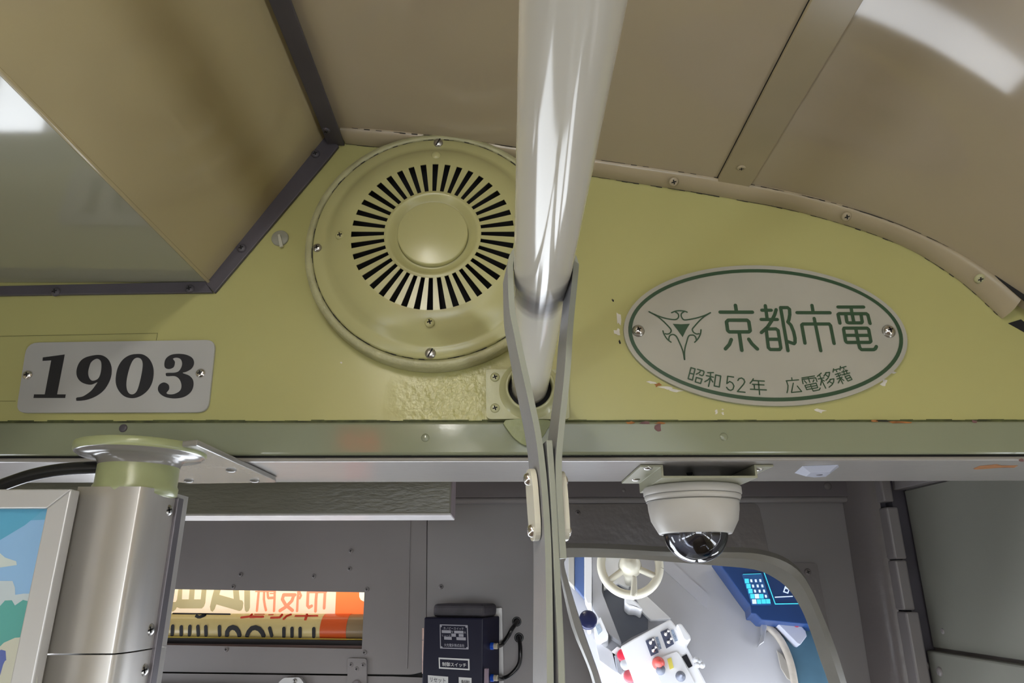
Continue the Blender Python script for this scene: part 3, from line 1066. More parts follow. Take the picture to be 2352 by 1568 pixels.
fill_px(mb, [sm2(zn([(1268, 455), (1280, 415), (1320, 385), (1380, 377), (1440, 385), (1485, 410), (1498, 450), (1480, 490), (1440, 515), (1410, 525), (1460, 545), (1490, 580), (1492, 630), (1470, 675), (1420, 710), (1350, 722), (1280, 712), (1235, 685), (1218, 650), (1230, 615), (1265, 598), (1300, 615), (1305, 650), (1285, 680), (1310, 690), (1350, 685), (1390, 660), (1400, 620), (1385, 575), (1350, 550), (1290, 550), (1280, 540), (1285, 525), (1350, 522), (1385, 505), (1405, 460), (1395, 420), (1365, 407), (1335, 415), (1350, 440), (1340, 480), (1305, 495), (1275, 485)]), True, 4)], TN)
mb.build('digit', INK, npl)
for px, py in [(64, 861), (461, 857)]:
    screw(npl, PY(px, py, WY - .004), (0, -1, 0), .0058, CHROME, 'cross')
# scribed outline of an older plate around it
mb = MB()
strokes_mesh(mb, [([(0, 772), (120, 770), (362, 765), (359, 781)], 1.1), ([(0, 921), (36, 921)], 1.1)], lambda x, y: PY(x, y, WY - .0003), (0, -1, 0))
mb.build('scribed_line', mat('scribe', (.12, .12, .04), .6, var=.2), bulk)

# ================================================================== oval plaque
ov = thing('oval_plaque', 'white oval plaque with green emblem and green Japanese lettering on the bulkhead', 'plaque', PY(1757, 770, WY))
oc = PY(1757, 769.5, WY - .005)
oa = (PY(2082, 764, WY - .005).x - PY(1433, 764, WY - .005).x) / 2
ob = (PY(1738, 609, WY - .005).z - PY(1780, 932, WY - .005).z) / 2
oc = V(((PY(2082, 764, WY - .005).x + PY(1433, 764, WY - .005).x) / 2, WY - .005, (PY(1738, 609, WY - .005).z + PY(1780, 932, WY - .005).z) / 2))


def ell(k, y, n=96, tilt=0.012):
    return [V((oc.x + (oa - k) * math.cos(2 * math.pi * i / n), y, oc.z + (ob - k) * math.sin(2 * math.pi * i / n) - tilt * (oa - k) * math.cos(2 * math.pi * i / n))) for i in range(n)]


mb = MB()
mb.prism(ell(0, WY - .005), (0, .005, 0), 0, 1, smooth=True)
mb.build('plate', [OVALM, OVALE], ov)
mb = MB()
o1, o2 = ell(.0054, WY - .0054), ell(.0100, WY - .0054)
mb.add(o1 + o2, [(i, (i + 1) % 96, (i + 1) % 96 + 96, i + 96) for i in range(96)])
mb.build('border_line', GREENI, ov)
TO = lambda x, y: PY(x, y, WY - .0054)
ZA, ZB = loc_px(1480, 680, 7.84), loc_px(1740, 680, 7.84)
ZCc, ZD = loc_px(1560, 830, 10.69), loc_px(1780, 830, 10.69)
mb = MB()
st = []
for pts in [[(85, 280), (200, 335), (330, 385), (450, 412), (550, 422), (600, 400), (618, 355), (600, 310), (560, 285)], [(490, 298), (560, 270), (640, 262), (720, 270), (770, 288)],
            [(1190, 298), (1090, 345), (960, 388), (850, 412), (725, 428), (680, 395), (662, 345), (675, 305), (715, 280)],
            [(85, 280), (230, 360), (340, 450), (430, 540), (475, 595), (482, 630), (455, 670), (410, 682), (375, 675)], [(335, 625), (352, 680), (390, 745), (430, 790), (480, 828)],
            [(440, 785), (445, 740), (465, 705), (510, 690), (555, 705), (590, 745), (630, 830), (670, 920), (700, 1010), (722, 1140)],
            [(1190, 298), (1080, 365), (985, 450), (905, 540), (865, 590), (868, 620), (890, 655), (940, 680), (985, 675)], [(1020, 605), (1012, 670), (985, 735), (950, 785), (905, 830)],
            [(935, 785), (925, 740), (890, 705), (850, 700), (810, 708), (785, 745), (760, 830), (735, 920), (722, 1020), (725, 1140)]]:
    st.append((sm2(ZA(pts), k=4), 3.2))
strokes_mesh(mb, st, TO, (0, -1, 0))
fill_px(mb, [ZA([(510, 496), (660, 505), (820, 496), (750, 610), (690, 738), (600, 610)])], TO)
mb.build('emblem', GREENI, ov)
mb = MB()
st = []
W1 = 8.4
for pts in [[(1365, 287), (1945, 287)], [(1640, 165), (1655, 260)], [(1510, 432), (1850, 432), (1880, 460), (1905, 620), (1880, 642), (1530, 642), (1500, 615), (1478, 465), (1510, 432)], [(1708, 660), (1755, 975)],
            [(1565, 780), (1530, 870), (1460, 948)], [(1880, 775), (1940, 860), (2035, 950)]]:
    st.append((ZA(pts), W1))
for pts in [[(140, 170), (172, 400)], [(78, 253), (245, 253)], [(65, 420), (355, 420)], [(335, 242), (310, 330), (250, 450), (180, 555), (68, 655)],
            [(160, 590), (330, 588), (370, 615), (420, 930), (395, 960), (230, 960), (195, 925), (155, 600)], [(190, 775), (390, 775)],
            [(548, 980), (415, 205), (540, 205), (575, 235), (580, 330), (565, 420), (545, 465), (600, 520), (650, 640), (675, 760), (675, 830), (655, 855), (540, 815)],
            [(710, 297), (1305, 297)], [(980, 165), (1000, 280)], [(1020, 400), (1138, 982)], [(853, 845), (795, 520), (820, 500), (1290, 500), (1315, 530), (1378, 850)],
            [(1450, 195), (1910, 195)], [(1685, 210), (1700, 320)], [(1483, 485), (1450, 330), (1470, 315), (1960, 315), (1985, 335), (2025, 490)],
            [(1590, 345), (1610, 470), (1640, 480), (1870, 480), (1885, 460), (1865, 345)], [(1705, 330), (1735, 470)],
            [(1560, 575), (1975, 575), (2000, 600), (2040, 810), (2015, 832), (1610, 832), (1585, 805), (1550, 600), (1560, 575)], [(1600, 705), (2010, 705)],
            [(1770, 590), (1820, 860), (1840, 930), (1870, 962), (2090, 962), (2120, 945), (2140, 905)]]:
    st.append((ZB(pts), 7.9))
for i0, i1 in ((0, 6), (6, 13), (13, 17), (17, 99)):
    mb = MB()
    strokes_mesh(mb, st[i0:i1], TO, (0, -1, 0))
    mb.build('character', GREENI, ov)
mb = MB()
st = []
for pts in [[(290, 150), (390, 180), (325, 455), (220, 420), (290, 150)], [(262, 285), (355, 310)], [(450, 190), (600, 235), (610, 265), (590, 330), (560, 350), (500, 325)], [(530, 215), (500, 270), (420, 310)], [(420, 390), (560, 430), (525, 540), (395, 500), (420, 390)],
            [(840, 272), (700, 275)], [(770, 270), (768, 400), (720, 610)], [(668, 345), (840, 385)], [(765, 390), (710, 450), (630, 495)], [(770, 400), (790, 450), (825, 500)], [(895, 330), (1020, 355), (985, 625), (860, 600), (895, 330)],
            [(1335, 382), (1190, 362), (1170, 540), (1240, 490), (1310, 530), (1345, 600), (1320, 680), (1265, 710), (1210, 690), (1165, 635)],
            [(1440, 465), (1470, 420), (1530, 405), (1590, 440), (1610, 500), (1580, 560), (1430, 735), (1615, 755)],
            [(1820, 425), (1790, 475), (1740, 535)], [(1810, 468), (2090, 482)], [(1800, 558), (2080, 575)], [(1840, 570), (1850, 680)], [(1750, 680), (2140, 698)], [(1945, 480), (1975, 810)]]:
    st.append((ZCc(pts), 3.1))
for pts in [[(410, 400), (418, 460)], [(275, 475), (580, 450)], [(285, 480), (320, 590), (315, 690), (295, 765)], [(450, 530), (405, 760), (655, 735), (550, 605)],
            [(660, 405), (970, 355)], [(815, 390), (855, 510)], [(690, 545), (665, 440), (1000, 400), (1030, 490)], [(720, 470), (775, 530)], [(955, 450), (935, 500)], [(735, 590), (1010, 530), (1050, 640), (780, 690), (735, 590)], [(760, 635), (1030, 590)], [(870, 560), (920, 690), (940, 725), (1090, 695), (1110, 650)],
            [(1135, 285), (1040, 365)], [(1095, 320), (1130, 430), (1245, 655)], [(1060, 430), (1200, 400)], [(1150, 440), (1120, 580)], [(1160, 450), (1210, 480)], [(1265, 270), (1200, 360)], [(1240, 280), (1340, 265), (1330, 340), (1300, 410), (1250, 460)], [(1250, 330), (1300, 370)], [(1370, 440), (1290, 530)], [(1350, 440), (1445, 425), (1440, 500), (1400, 570), (1330, 630)], [(1350, 500), (1400, 530)],
            [(1440, 180), (1425, 260)], [(1430, 215), (1570, 180)], [(1500, 210), (1520, 250)], [(1605, 120), (1595, 210)], [(1600, 165), (1745, 120)], [(1680, 150), (1695, 190)], [(1480, 320), (1600, 280)], [(1510, 370), (1620, 325)], [(1525, 430), (1650, 385)], [(1540, 290), (1665, 545)], [(1600, 430), (1555, 525)], [(1620, 410), (1690, 465)],
            [(1640, 260), (1780, 220)], [(1650, 330), (1835, 280)], [(1680, 220), (1710, 330)], [(1740, 210), (1775, 300)], [(1720, 370), (1825, 335), (1890, 440), (1790, 480), (1720, 370)], [(1755, 425), (1855, 390)]]:
    st.append((ZD(pts), 2.7))
cut_ = [0, 5, 11, 12, 13, 19, 23, 31, 42, 99]
for i0, i1 in zip(cut_[:-1], cut_[1:]):
    mb = MB()
    strokes_mesh(mb, st[i0:i1], TO, (0, -1, 0))
    mb.build('small_character', GREENI, ov)
for px, py, r in [(1466, 760, .0062), (2041, 761, .0066)]:
    screw(ov, PY(px, py, WY - .005), (0, -1, 0), r * 1.25, STEEL, 'none', h=.35, name='washer')
    screw(ov, PY(px, py - 2, WY - .0085), (0, -1, 0), r, CHROME, 'cross', h=.7)
for px, py, w, h, m in [(1420, 735, 10, 26, CHALK), (1418, 762, 12, 16, CHALK), (1424, 786, 6, 12, SEAM), (1498, 878, 22, 8, CHALK), (1530, 890, 34, 8, CHALK), (1552, 897, 24, 7, CHALK), (1512, 884, 14, 8, RUST), (2032, 878, 16, 16, CHALK), (1646, 946, 9, 8, CHALK), (1660, 949, 6, 5, CHALK), (1884, 943, 22, 9, CHALK), (1408, 690, 5, 7, SEAM), (1660, 940, 5, 4, CHALK), (2052, 855, 14, 5, CHALK), (783, 832, 5, 5, CHALK)]:
    flake(bulk, px, py, w, h, WY - .0004, m, rough=.6)
# ================================================================== handrail, flange and strap
rc_w = PY(1216, 893, WY)
RX, RZ = rc_w.x, rc_w.z
# rail centre line, parallel to the saloon; fitted radius
RRAD = .0214
rl = thing('handrail', 'thick glossy cream handrail running overhead to the bulkhead', 'handrail', (RX, WY, RZ))
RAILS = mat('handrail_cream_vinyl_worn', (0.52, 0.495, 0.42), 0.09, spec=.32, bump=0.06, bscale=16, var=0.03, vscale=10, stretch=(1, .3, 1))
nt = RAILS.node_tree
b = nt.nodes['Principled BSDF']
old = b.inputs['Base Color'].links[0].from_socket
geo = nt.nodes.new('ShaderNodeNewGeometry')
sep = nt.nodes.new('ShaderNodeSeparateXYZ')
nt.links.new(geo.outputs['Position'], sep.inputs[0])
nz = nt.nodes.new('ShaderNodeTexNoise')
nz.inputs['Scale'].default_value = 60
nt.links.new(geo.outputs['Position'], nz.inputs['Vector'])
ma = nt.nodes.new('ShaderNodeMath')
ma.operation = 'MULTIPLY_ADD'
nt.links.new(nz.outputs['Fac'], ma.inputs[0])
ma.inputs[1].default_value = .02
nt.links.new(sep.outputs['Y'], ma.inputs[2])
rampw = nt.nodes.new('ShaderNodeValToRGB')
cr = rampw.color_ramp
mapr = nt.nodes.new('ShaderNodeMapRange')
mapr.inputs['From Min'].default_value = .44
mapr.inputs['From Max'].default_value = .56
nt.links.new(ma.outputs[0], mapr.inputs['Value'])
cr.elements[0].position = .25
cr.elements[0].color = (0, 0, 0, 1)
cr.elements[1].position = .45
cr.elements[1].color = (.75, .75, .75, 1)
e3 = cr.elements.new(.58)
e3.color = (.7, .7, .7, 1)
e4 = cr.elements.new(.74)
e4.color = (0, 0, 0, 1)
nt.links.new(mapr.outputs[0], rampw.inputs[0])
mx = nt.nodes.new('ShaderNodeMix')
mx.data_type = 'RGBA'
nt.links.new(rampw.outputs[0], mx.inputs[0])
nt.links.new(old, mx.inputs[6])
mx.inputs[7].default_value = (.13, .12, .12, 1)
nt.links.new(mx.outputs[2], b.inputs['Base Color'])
mb = MB()
path = [V((RX, WY - .006 - i * .05, RZ)) for i in range(80)]
mb.tube(path, RRAD, 40)
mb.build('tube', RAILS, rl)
fl = thing('rail_flange', 'square painted wall flange with collar holding the handrail end', 'flange', (RX, WY, RZ - .03))
mb = MB()
plate_px(round_poly([(1116, 848), (1304, 848), (1308, 962), (1117, 962)], [6, 6, 8, 12]), WY - .009, .009, mb=mb)
mb.build('flange_plate', FLANM, fl, bevel=.0025, bseg=3)
mb = MB()
cR = .0285
cc = V((RX, WY, RZ - .003))
mb.lathe([(.036, .009), (.032, .012), (cR + .001, .017), (cR, .022), (cR - .0015, .0235), (cR - .003, .022), (cR - .0035, .01)], cc, (0, -1, 0), 48)
mb.build('collar', FLANM, fl)
mb = MB()
mb.lathe([(0, .010), (cR - .003, .010)], cc, (0, -1, 0), 48)
mb.build('collar_gap', BLACK, fl)
for px, py in [(1137, 866), (1137, 937), (1284, 864), (1284, 937)]:
    screw(fl, PY(px, py, WY - .009), (0, -1, 0), .0056, FLANM, 'cross', h=.3)
mb = MB()
lug = [(1161, 964), (1260, 964), (1257, 985), (1243, 1006), (1220, 1020), (1205, 1022), (1186, 1010), (1170, 992)]
plate_px(sm2(lug, True, 3), WY - .011, .006, mb=mb)
mb.build('lug', mat('lug_green', (.20, .225, .09), .3, bump=.5, bscale=80, var=.2, vscale=30), fl, bevel=.0015)

# strap hanging from the rail
SY = .462
WV = V((-.0060, .034, 0))
sp = thing('hanging_strap', 'grey green vinyl strap looped over the handrail and hanging down', 'strap', PY(1266, 1500, SY))


def band(pts, name, th=.0042):
    """ribbon swept along a path at its near edge; the width runs along the rail."""
    P = [V(p) for p in pts]
    n = len(P)
    mb = MB()
    L = []
    wn = WV.normalized()
    for i in range(n):
        k = min(1.0, max(0.0, (RZ - P[i].z) / .30))
        WV_ = V((-.0034 - .0042 * k, .034, 0))
        t = (P[min(i + 1, n - 1)] - P[max(i - 1, 0)]).normalized()
        nr = t.cross(wn).normalized() * th / 2
        L.append([P[i] - nr, P[i] + nr, P[i] + nr + WV_, P[i] - nr + WV_])
    flat = [p for r in L for p in r]
    for q in range(4):
        q2 = (q + 1) % 4
        mb.add(flat, [(i * 4 + q, i * 4 + q2, i * 4 + 4 + q2, i * 4 + 4 + q) for i in range(n - 1)], 1 if q in (1, 3) else 0)
    mb.add(L[0], [(0, 1, 2, 3)])
    mb.add(L[-1], [(0, 1, 2, 3)])
    return mb.build(name, [STRAPM, STRAPF], sp, bevel=.0006, bseg=2)


def at(px, py):
    return PY(px, py, SY)


# wrap over the top of the rail, then the two legs
wrap = []
rw = RRAD + .0026
for i in range(17):
    a = math.pi * (1.03 - 1.06 * i / 16)
    wrap.append(V((RX + math.cos(a) * rw, SY, RZ + math.sin(a) * rw)))
legL = [PY(*p, SY) for p in [(1176, 705), (1187, 765), (1200, 828), (1214, 890), (1236, 995), (1247, 1080), (1253, 1150), (1258, 1230), (1261, 1330), (1264, 1568), (1266, 1760)]]
legR = [PY(*p, SY) for p in [(1311, 740), (1306, 820), (1300, 890), (1290, 980), (1284, 1050), (1284, 1110), (1288, 1180), (1294, 1282)]]
band([V(p) for p in smooth_pts([tuple(p) for p in (legL[::-1] + wrap + legR)], k=4)], 'loop_band')
band([V(p) for p in smooth_pts([tuple(PY(*p, SY)) for p in [(1262, 1010), (1268, 1090), (1274, 1180), (1281, 1330), (1287, 1450), (1291, 1568), (1293, 1760)]], k=4)], 'inner_band')
# ivory clip plates with chrome rivets
for side, pxs, name in ((-1, [(1244, 1068), (1257, 1238)], 'clip_plate'), (1, [(1285, 1075), (1296, 1240)], 'clip_plate')):
    a, b2 = PY(*pxs[0], SY), PY(*pxs[1], SY)
    t = (b2 - a).normalized()
    wn = WV.normalized()
    nr = t.cross(wn).normalized()
    if nr.x * side < 0:
        nr = -nr
    c = (a + b2) / 2 + WV * .47 + nr * .0022
    hl, hw = (b2 - a).length / 2, .0115
    outl = []
    for i in range(36):
        an = 2 * math.pi * i / 36
        ca, sa = math.cos(an), math.sin(an)
        outl.append(c + t * hl * math.copysign(abs(ca) ** .55, ca) + wn * hw * math.copysign(abs(sa) ** .7, sa))
    mb = MB()
    mb.prism(outl, nr * .0038)
    cp = mb.build(name, CLIPM, sp, bevel=.0012, bseg=2)
    for s in (-.72, .72):
        o = screw(cp, c + t * hl * s + nr * .0038, nr, .0042, CHROME, 'none', h=.8, name='rivet')

# ================================================================== left pillar with bracket
YPILL = .70
pcx = PY(320, 1075, YPILL)
pil = thing('grab_pillar', 'stainless cased pillar with green collar and bracket under the beam', 'pillar', (pcx.x, YPILL, 0))
ctop = V((pcx.x, YPILL, Z_LB - .0006))
rcol = (PY(405, 1085, YPILL).x - PY(234, 1085, YPILL).x) / 2
rdis = (PY(460, 1030, YPILL - .02).x - PY(175, 1030, YPILL - .02).x) / 2
zcol = PY(320, 1117, YPILL - rcol).z
mb = MB()
h = ctop.z - zcol
mb.lathe([(rdis - .002, 0), (rdis, -.001), (rdis, -.0075), (rdis - .0012, -.0092)], ctop, (0, 0, 1), 64, 1)
mb.lathe([(rdis - .0012, -.0092), (rdis - .004, -.0100), (rdis - .0045, -.0115), (rcol + .007, -.0125), (rcol + .0025, -.0145), (rcol + .0005, -.019), (rcol, -.021)], ctop, (0, 0, 1), 64, 0)
mb.build('mounting_disc', [BRKM, GRNP], pil)
mb = MB()
mb.lathe([(rcol, -.0185), (rcol, -h + .006), (rcol + .0015, -h + .003), (rcol + .001, -h - .004), (rcol - .004, -h - .006), (0, -h - .006)], ctop, (0, 0, 1), 64)
mb.build('collar', GRNP, pil)
mb = MB()
zb = Z_LB - .0065
mb.prism([PZ(x, y, zb) for x, y in [(452, 1022), (470, 1030), (632, 1103), (634, 1108), (436, 1111), (400, 1106), (300, 1060), (330, 1035)]], (0, 0, .0058))
mb.build('bracket_plate', BRKM, pil, bevel=.0015)
for px, py in [(531, 1079), (434, 1103), (585, 1103)]:
    screw(pil, PZ(px, py, zb), (0, 0, -1), .006, BRKM, 'none', h=.5)
# casing: flat front, rounded right side
YFc = .662
xL = PY(176, 1134, YFc).x
xF = PY(318, 1134, YFc).x
xR = PY(386, 1175, .705).x
ztop = PY(250, 1117, YFc).z
zj = PY(220, 1502, YFc).z
sec = [(xL, YFc), (xF, YFc)]
for i in range(1, 13):
    a = math.pi / 2 * i / 12
    sec.append((xF + (xR - xF) * math.sin(a), YFc + .05 * (1 - math.cos(a))))
sec += [(xR, .745), (xR - .02, .76), (xL, .76)]
for z0, z1 in ((zj + .0006, ztop), (.02, zj - .0006)):
    mb = MB()
    pts = [V((x, y, z1)) for x, y in sec]
    mb.prism(pts, (0, 0, z0 - z1), smooth=False)
    o = mb.build('casing', PILL, pil)
    for p in o.data.polygons:
        if abs(p.normal.z) < .5:
            p.use_smooth = True
    me = o.data
mb = MB()
mb.box((xR - .004, .716, .02), (xR + .0035, .728, ztop - .004))
mb.build('seam_strip', mat('seam_strip_grey', (.16, .15, .17), .3, metal=.5, var=.1), pil, bevel=.001)
for py in (1172, 1445, 1537):
    z = PY(372, py, .71).z
    screw(pil, (xR - .0015, .706, z), (.85, -.5, 0), .006, STEEL, 'cross', h=.5)
# cable into the collar
cb = thing('black_cable', 'thick black cable entering the pillar collar from the left', 'cable', PY(120, 1090, YPILL))
cpts = [PY(*p, YPILL) for p in [(-160, 1190), (-60, 1140), (20, 1108), (80, 1089), (150, 1077), (236, 1073), (290, 1074)]]
mb = MB()
mb.tube([V(p) for p in smooth_pts([tuple(p) for p in cpts], k=6)], .0062, 14)
mb.build('sheath', RUBBER, cb)
# small dark gap box behind pillar
# ================================================================== framed picture on the left
YFR = .645
fxR = PY(164, 1124, YFR).x
fzT = PY(80, 1123, YFR).z
fr = thing('poster_frame', 'aluminium framed landscape poster at the lower left corner', 'poster', (fxR - .25, YFR, fzT - .45))
ixR = PY(107, 1167, YFR).x
izT = PY(50, 1167.5, YFR).z
bw = fxR - ixR
XL0, ZB0 = fxR - .52, fzT - .46
def bar(a, b2, c, d_):
    mb = MB()
    mb.prism([a, b2, c, d_], (0, .014, 0))
    return mb
A0, A1, A2, A3 = V((XL0, YFR, fzT)), V((fxR, YFR, fzT)), V((fxR, YFR, ZB0)), V((XL0, YFR, ZB0))
I0, I1, I2, I3 = V((XL0 + bw, YFR, izT)), V((ixR, YFR, izT)), V((ixR, YFR, ZB0 + bw)), V((XL0 + bw, YFR, ZB0 + bw))
for q in ((A0, A1, I1, I0), (A1, A2, I2, I1), (A2, A3, I3, I2), (A3, A0, I0, I3)):
    bar(*q).build('frame_bar', ALU, fr, bevel=.0012)
MB().box((XL0 + .002, YFR + .006, ZB0 + .002), (fxR - .002, YFR + .016, fzT - .002)).build('back_board', mat('brown_side', (.16, .14, .10), .5, var=.2, vscale=20), fr)
zp5 = loc_px(0, 1120, 3.5)
YPO = YFR + .0055
TP = lambda e: (lambda x, y: PY(x, y, YPO - e))
def poster(name, polys, col, e, rough=.35):
    mb = MB()
    for pl in polys:
        fill_px(mb, [zp5(pl)], TP(e))
    return mb.build(name, mat(name + '_print', col, rough, var=.05, vscale=12), fr)
poster('picture_sky', [[(-1300, 140), (385, 140), (385, 320), (-1300, 330)]], (.13, .38, .58), 0)
poster('picture_lower_sky', [[(-1300, 330), (385, 255), (385, 900), (-1300, 1000)]], (.26, .46, .72), .0001)
poster('picture_deep_sky', [[(-1300, 200), (385, 150), (200, 300), (0, 420), (-1300, 600)]], (.10, .36, .55), .0002)
poster('picture_cloud', [[(-200, 480), (0, 525), (40, 560), (130, 590), (135, 620), (0, 640), (-200, 660)]], (.55, .62, .60), .0003)
poster('picture_building', [[(-300, 760), (0, 748), (100, 748), (120, 800), (122, 860), (190, 850), (250, 850), (250, 1000), (-300, 1000)]], (.50, .58, .62), .0003)
poster('picture_hill', [[(-600, 980), (0, 950), (40, 905), (95, 903), (120, 945), (185, 900), (300, 930), (300, 1210), (110, 1215), (30, 1255), (0, 1275), (-600, 1330)]], (.10, .36, .33), .0004)
poster('picture_ground', [[(-900, 1340), (0, 1275), (30, 1245), (120, 1205), (300, 1190), (300, 1900), (-900, 1900)]], (.55, .56, .47), .0005)
poster('picture_figure', [[(-30, 1320), (10, 1300), (45, 1310), (50, 1385), (40, 1390), (25, 1420), (0, 1510), (-30, 1510)]], (.10, .14, .40), .0006)

# ================================================================== vinyl covered housing behind the beam
YB = 1.10
bxR = PY(1035, 1150, YB).x
bzB = PY(700, 1184, YB).z
hb = thing('lamp_housing', 'long grey vinyl covered housing hanging behind the beam', 'housing', (bxR - .4, YB, bzB))
MB().box((bxR - .85, YB, bzB + .003), (bxR, YB + .085, bzB + .13)).build('body', VINYL, hb, bevel=.002)
MB().box((bxR - .85, YB + .001, bzB), (bxR + .0005, YB + .086, bzB + .0035)).build('bottom_sheet', mat('white_worn_sheet', (.58, .56, .57), .35, var=.12, vscale=30, dirt=((.03, .03, .03), 50, .74)), hb, bevel=.0008)
MB().box((bxR, YB + .004, bzB + .002), (bxR + .0015, YB + .083, bzB + .13)).build('end_plate', mat('mauve_end', (.22, .18, .19), .4, var=.15, vscale=20), hb)

# ================================================================== dome security camera
YK = .905
kx = PY(1588, 1120, YK).x
k_ring = (PY(1697, 1125, YK).x - PY(1478, 1125, YK).x) / 2
k_bot = (PY(1679, 1228, YK).x - PY(1517, 1228, YK).x) / 2
k_dome = (PY(1668, 1232, YK).x - PY(1523, 1232, YK).x) / 2
z_rt = PY(1588, 1104, YK - k_ring).z
z_bb = PY(1588, 1221, YK - k_bot).z
z_db = PY(1588, 1293, YK - .006).z
sc_ = thing('security_camera', 'white dome security camera hanging from a bracket under the beam', 'camera', (kx, YK, z_db))
kc = V((kx, YK, 0))
H = z_rt - z_bb
mb = MB()
mb.lathe([(0, z_rt), (k_ring - .002, z_rt), (k_ring, z_rt - .002), (k_ring, z_rt - H * .17), (k_ring - .0015, z_rt - H * .19)], kc, (0, 0, 1), 64)
mb.build('mount_ring', CAMW, sc_)
mb = MB()
mb.lathe([(k_ring - .002, z_rt - H * .185), (k_ring - .0012, z_rt - H * .20), (k_ring - .0012, z_rt - H * .24), (k_ring - .003, z_rt - H * .30), (k_ring - .0045, z_rt - H * .31), (k_ring - .0042, z_rt - H * .33),
          (k_ring - .005, z_rt - H * .50), (k_ring * .88, z_rt - H * .72), (k_bot + .0015, z_bb + .002), (k_bot, z_bb), (k_dome + .0006, z_bb + .0005), (k_dome - .002, z_bb + .004)], kc, (0, 0, 1), 64)
mb.build('housing', CAMW, sc_)
hd = z_bb - z_db
mb = MB()
mb.lathe([(0, z_bb + .003), (k_dome - .001, z_bb + .003)], kc, (0, 0, 1), 48)
mb.build('inner_plate', mat('inner_plate_grey', (.30, .30, .34), .3, var=.05), sc_)
for fz in (.188, .315):
    mb = MB()
    rr_ = k_ring - (.0012 if fz < .2 else .0032)
    mb.lathe([(rr_ - .001, z_rt - H * fz + .0006), (rr_ + .0002, z_rt - H * fz + .0005), (rr_ + .0002, z_rt - H * fz - .0005), (rr_ - .001, z_rt - H * fz - .0006)], kc, (0, 0, 1), 64)
    mb.build('groove', mat('groove_grey', (.16, .155, .14), .6, var=0), sc_)
mb = MB()
mb.lathe([(k_dome * math.cos(math.pi / 2 * i / 16), z_bb + .002 - (hd + .002) * math.sin(math.pi / 2 * i / 16)) for i in range(17)], kc, (0, 0, 1), 64)
mb.build('dome', DOME, sc_)
mb = MB()
mb.lathe([(k_dome * .50 * math.cos(math.pi / 2 * i / 10), z_bb + .004 - hd * .62 * math.sin(math.pi / 2 * i / 10)) for i in range(11)], kc, (0, 0, 1), 40)
mb.build('inner_turret', mat('navy_turret', (.015, .015, .03), .25, var=.1), sc_)
mb = MB()
lc = V((kx + .004, YK - k_dome * .34, z_bb - hd * .38))
mb.lathe([(0, .014), (.007, .013), (.011, .009), (.012, 0)], lc, (0, -.8, -.6), 24)
mb.build('lens', mat('lens_black', (.01, .01, .015), .05, var=0), sc_)
# bracket
bk = thing('camera_bracket', 'grey folded sheet bracket holding the dome camera to the soffit', 'bracket', (kx, YK, z_rt))
xl, xr = PY(1521, 1085, .825).x, PY(1734, 1085, .825).x
y0, y1, zt_, tk = .822, SOF_Y1 - .004, Z_LB - .0003, .0028
zp = z_rt + .0003
profl = [(xl - .026, zt_), (xl + .001, zt_), (xl + .001, zp + tk), (xr - .001, zp + tk), (xr - .001, zt_), (xr + .022, zt_), (xr + .022, zt_ - tk), (xr + tk - .001, zt_ - tk), (xr + tk - .001, zp), (xl - tk + .001, zp), (xl - tk + .001, zt_ - tk), (xl - .026, zt_ - tk)]
mb = MB()
mb.prism([V((x, y0, z)) for x, z in profl], (0, y1 - y0, 0))
mb.build('sheet', mat('bracket_cream', (.31, .31, .22), .35, var=.06), bk, bevel=.0007)
for px, py in [(1488, 1074), (1460, 1100), (1741, 1076)]:
    screw(bk, PZ(px, py, zt_ - tk), (0, 0, -1), .0058, STEEL, 'none', h=.5)
mb = MB()
mb.tube([V((kx + .004, YK + .03, z_rt + .004)), V((kx + .002, YK, z_rt + .012)), V((kx - .006, YK - .02, Z_LB - .001))], .004, 10)
mb.build('wire', RUBBER, bk)
# pale hexagonal badge on the soffit
bd = thing('call_button_plate', 'small pale grey faceted plate on the underside of the beam', 'plate', PZ(1876, 1078, Z_LB))
mb = MB()
hexp = [(1825, 1086), (1843, 1070), (1925, 1067), (1927, 1072), (1906, 1087), (1860, 1090)]
base = [PZ(x, y, Z_LB - .0002) for x, y in hexp]
cen = sum(base, V()) / 6
top = [cen + (p - cen) * .55 + V((0, 0, -.006)) for p in base]
mb.add(base + top, [(i, (i + 1) % 6, (i + 1) % 6 + 6, i + 6) for i in range(6)] + [(6, 7, 8, 9, 10, 11)])
mb.build('body', BADGE, bd)
screw(bd, cen + V((0, 0, -.006)), (0, 0, -1), .004, DARK, 'none', h=.2)

# ================================================================== switch box
AL = math.radians(19)
EX, ED = V((math.cos(AL), -math.sin(AL), 0)), V((math.sin(AL), math.cos(AL), 0))
B0 = PY(974, 1417, FY - .125)
def PB(px, py, off=0.0):
    return PN(px, py, B0 - ED * off, ED)
sw = thing('control_switch_box', 'navy enamel switch box with white Japanese labels on the cab panel', 'switch box', PB(1045, 1568))
f0, f1 = PB(974, 1417), PB(1110, 1417)
f1 = f0 + EX * (f1 - f0).dot(EX)
BZ = f0.z
mb = MB()
fr_ = [f0, f1, f1 + V((0, 0, -.26)), f0 + V((0, 0, -.26))]
mb.prism(fr_, ED * .10)
mb.build('body', BOXM, sw, bevel=.003)
wd = (f1 - f0).length
l0 = f0 + EX * wd * .10 + ED * .012
mb = MB()
mb.prism([l0, l0 + EX * wd * .88, l0 + EX * wd * .88 + ED * .08, l0 + ED * .08], (0, 0, .026))
mb.build('dusty_lid', BOXT, sw, bevel=.008, bseg=3)
mb = MB()
plate_px(round_poly([(1085, 1402), (1153, 1395), (1160, 1690), (1085, 1690)], [2, 3, 0, 0]), FY - .022, .0218, mb=mb)
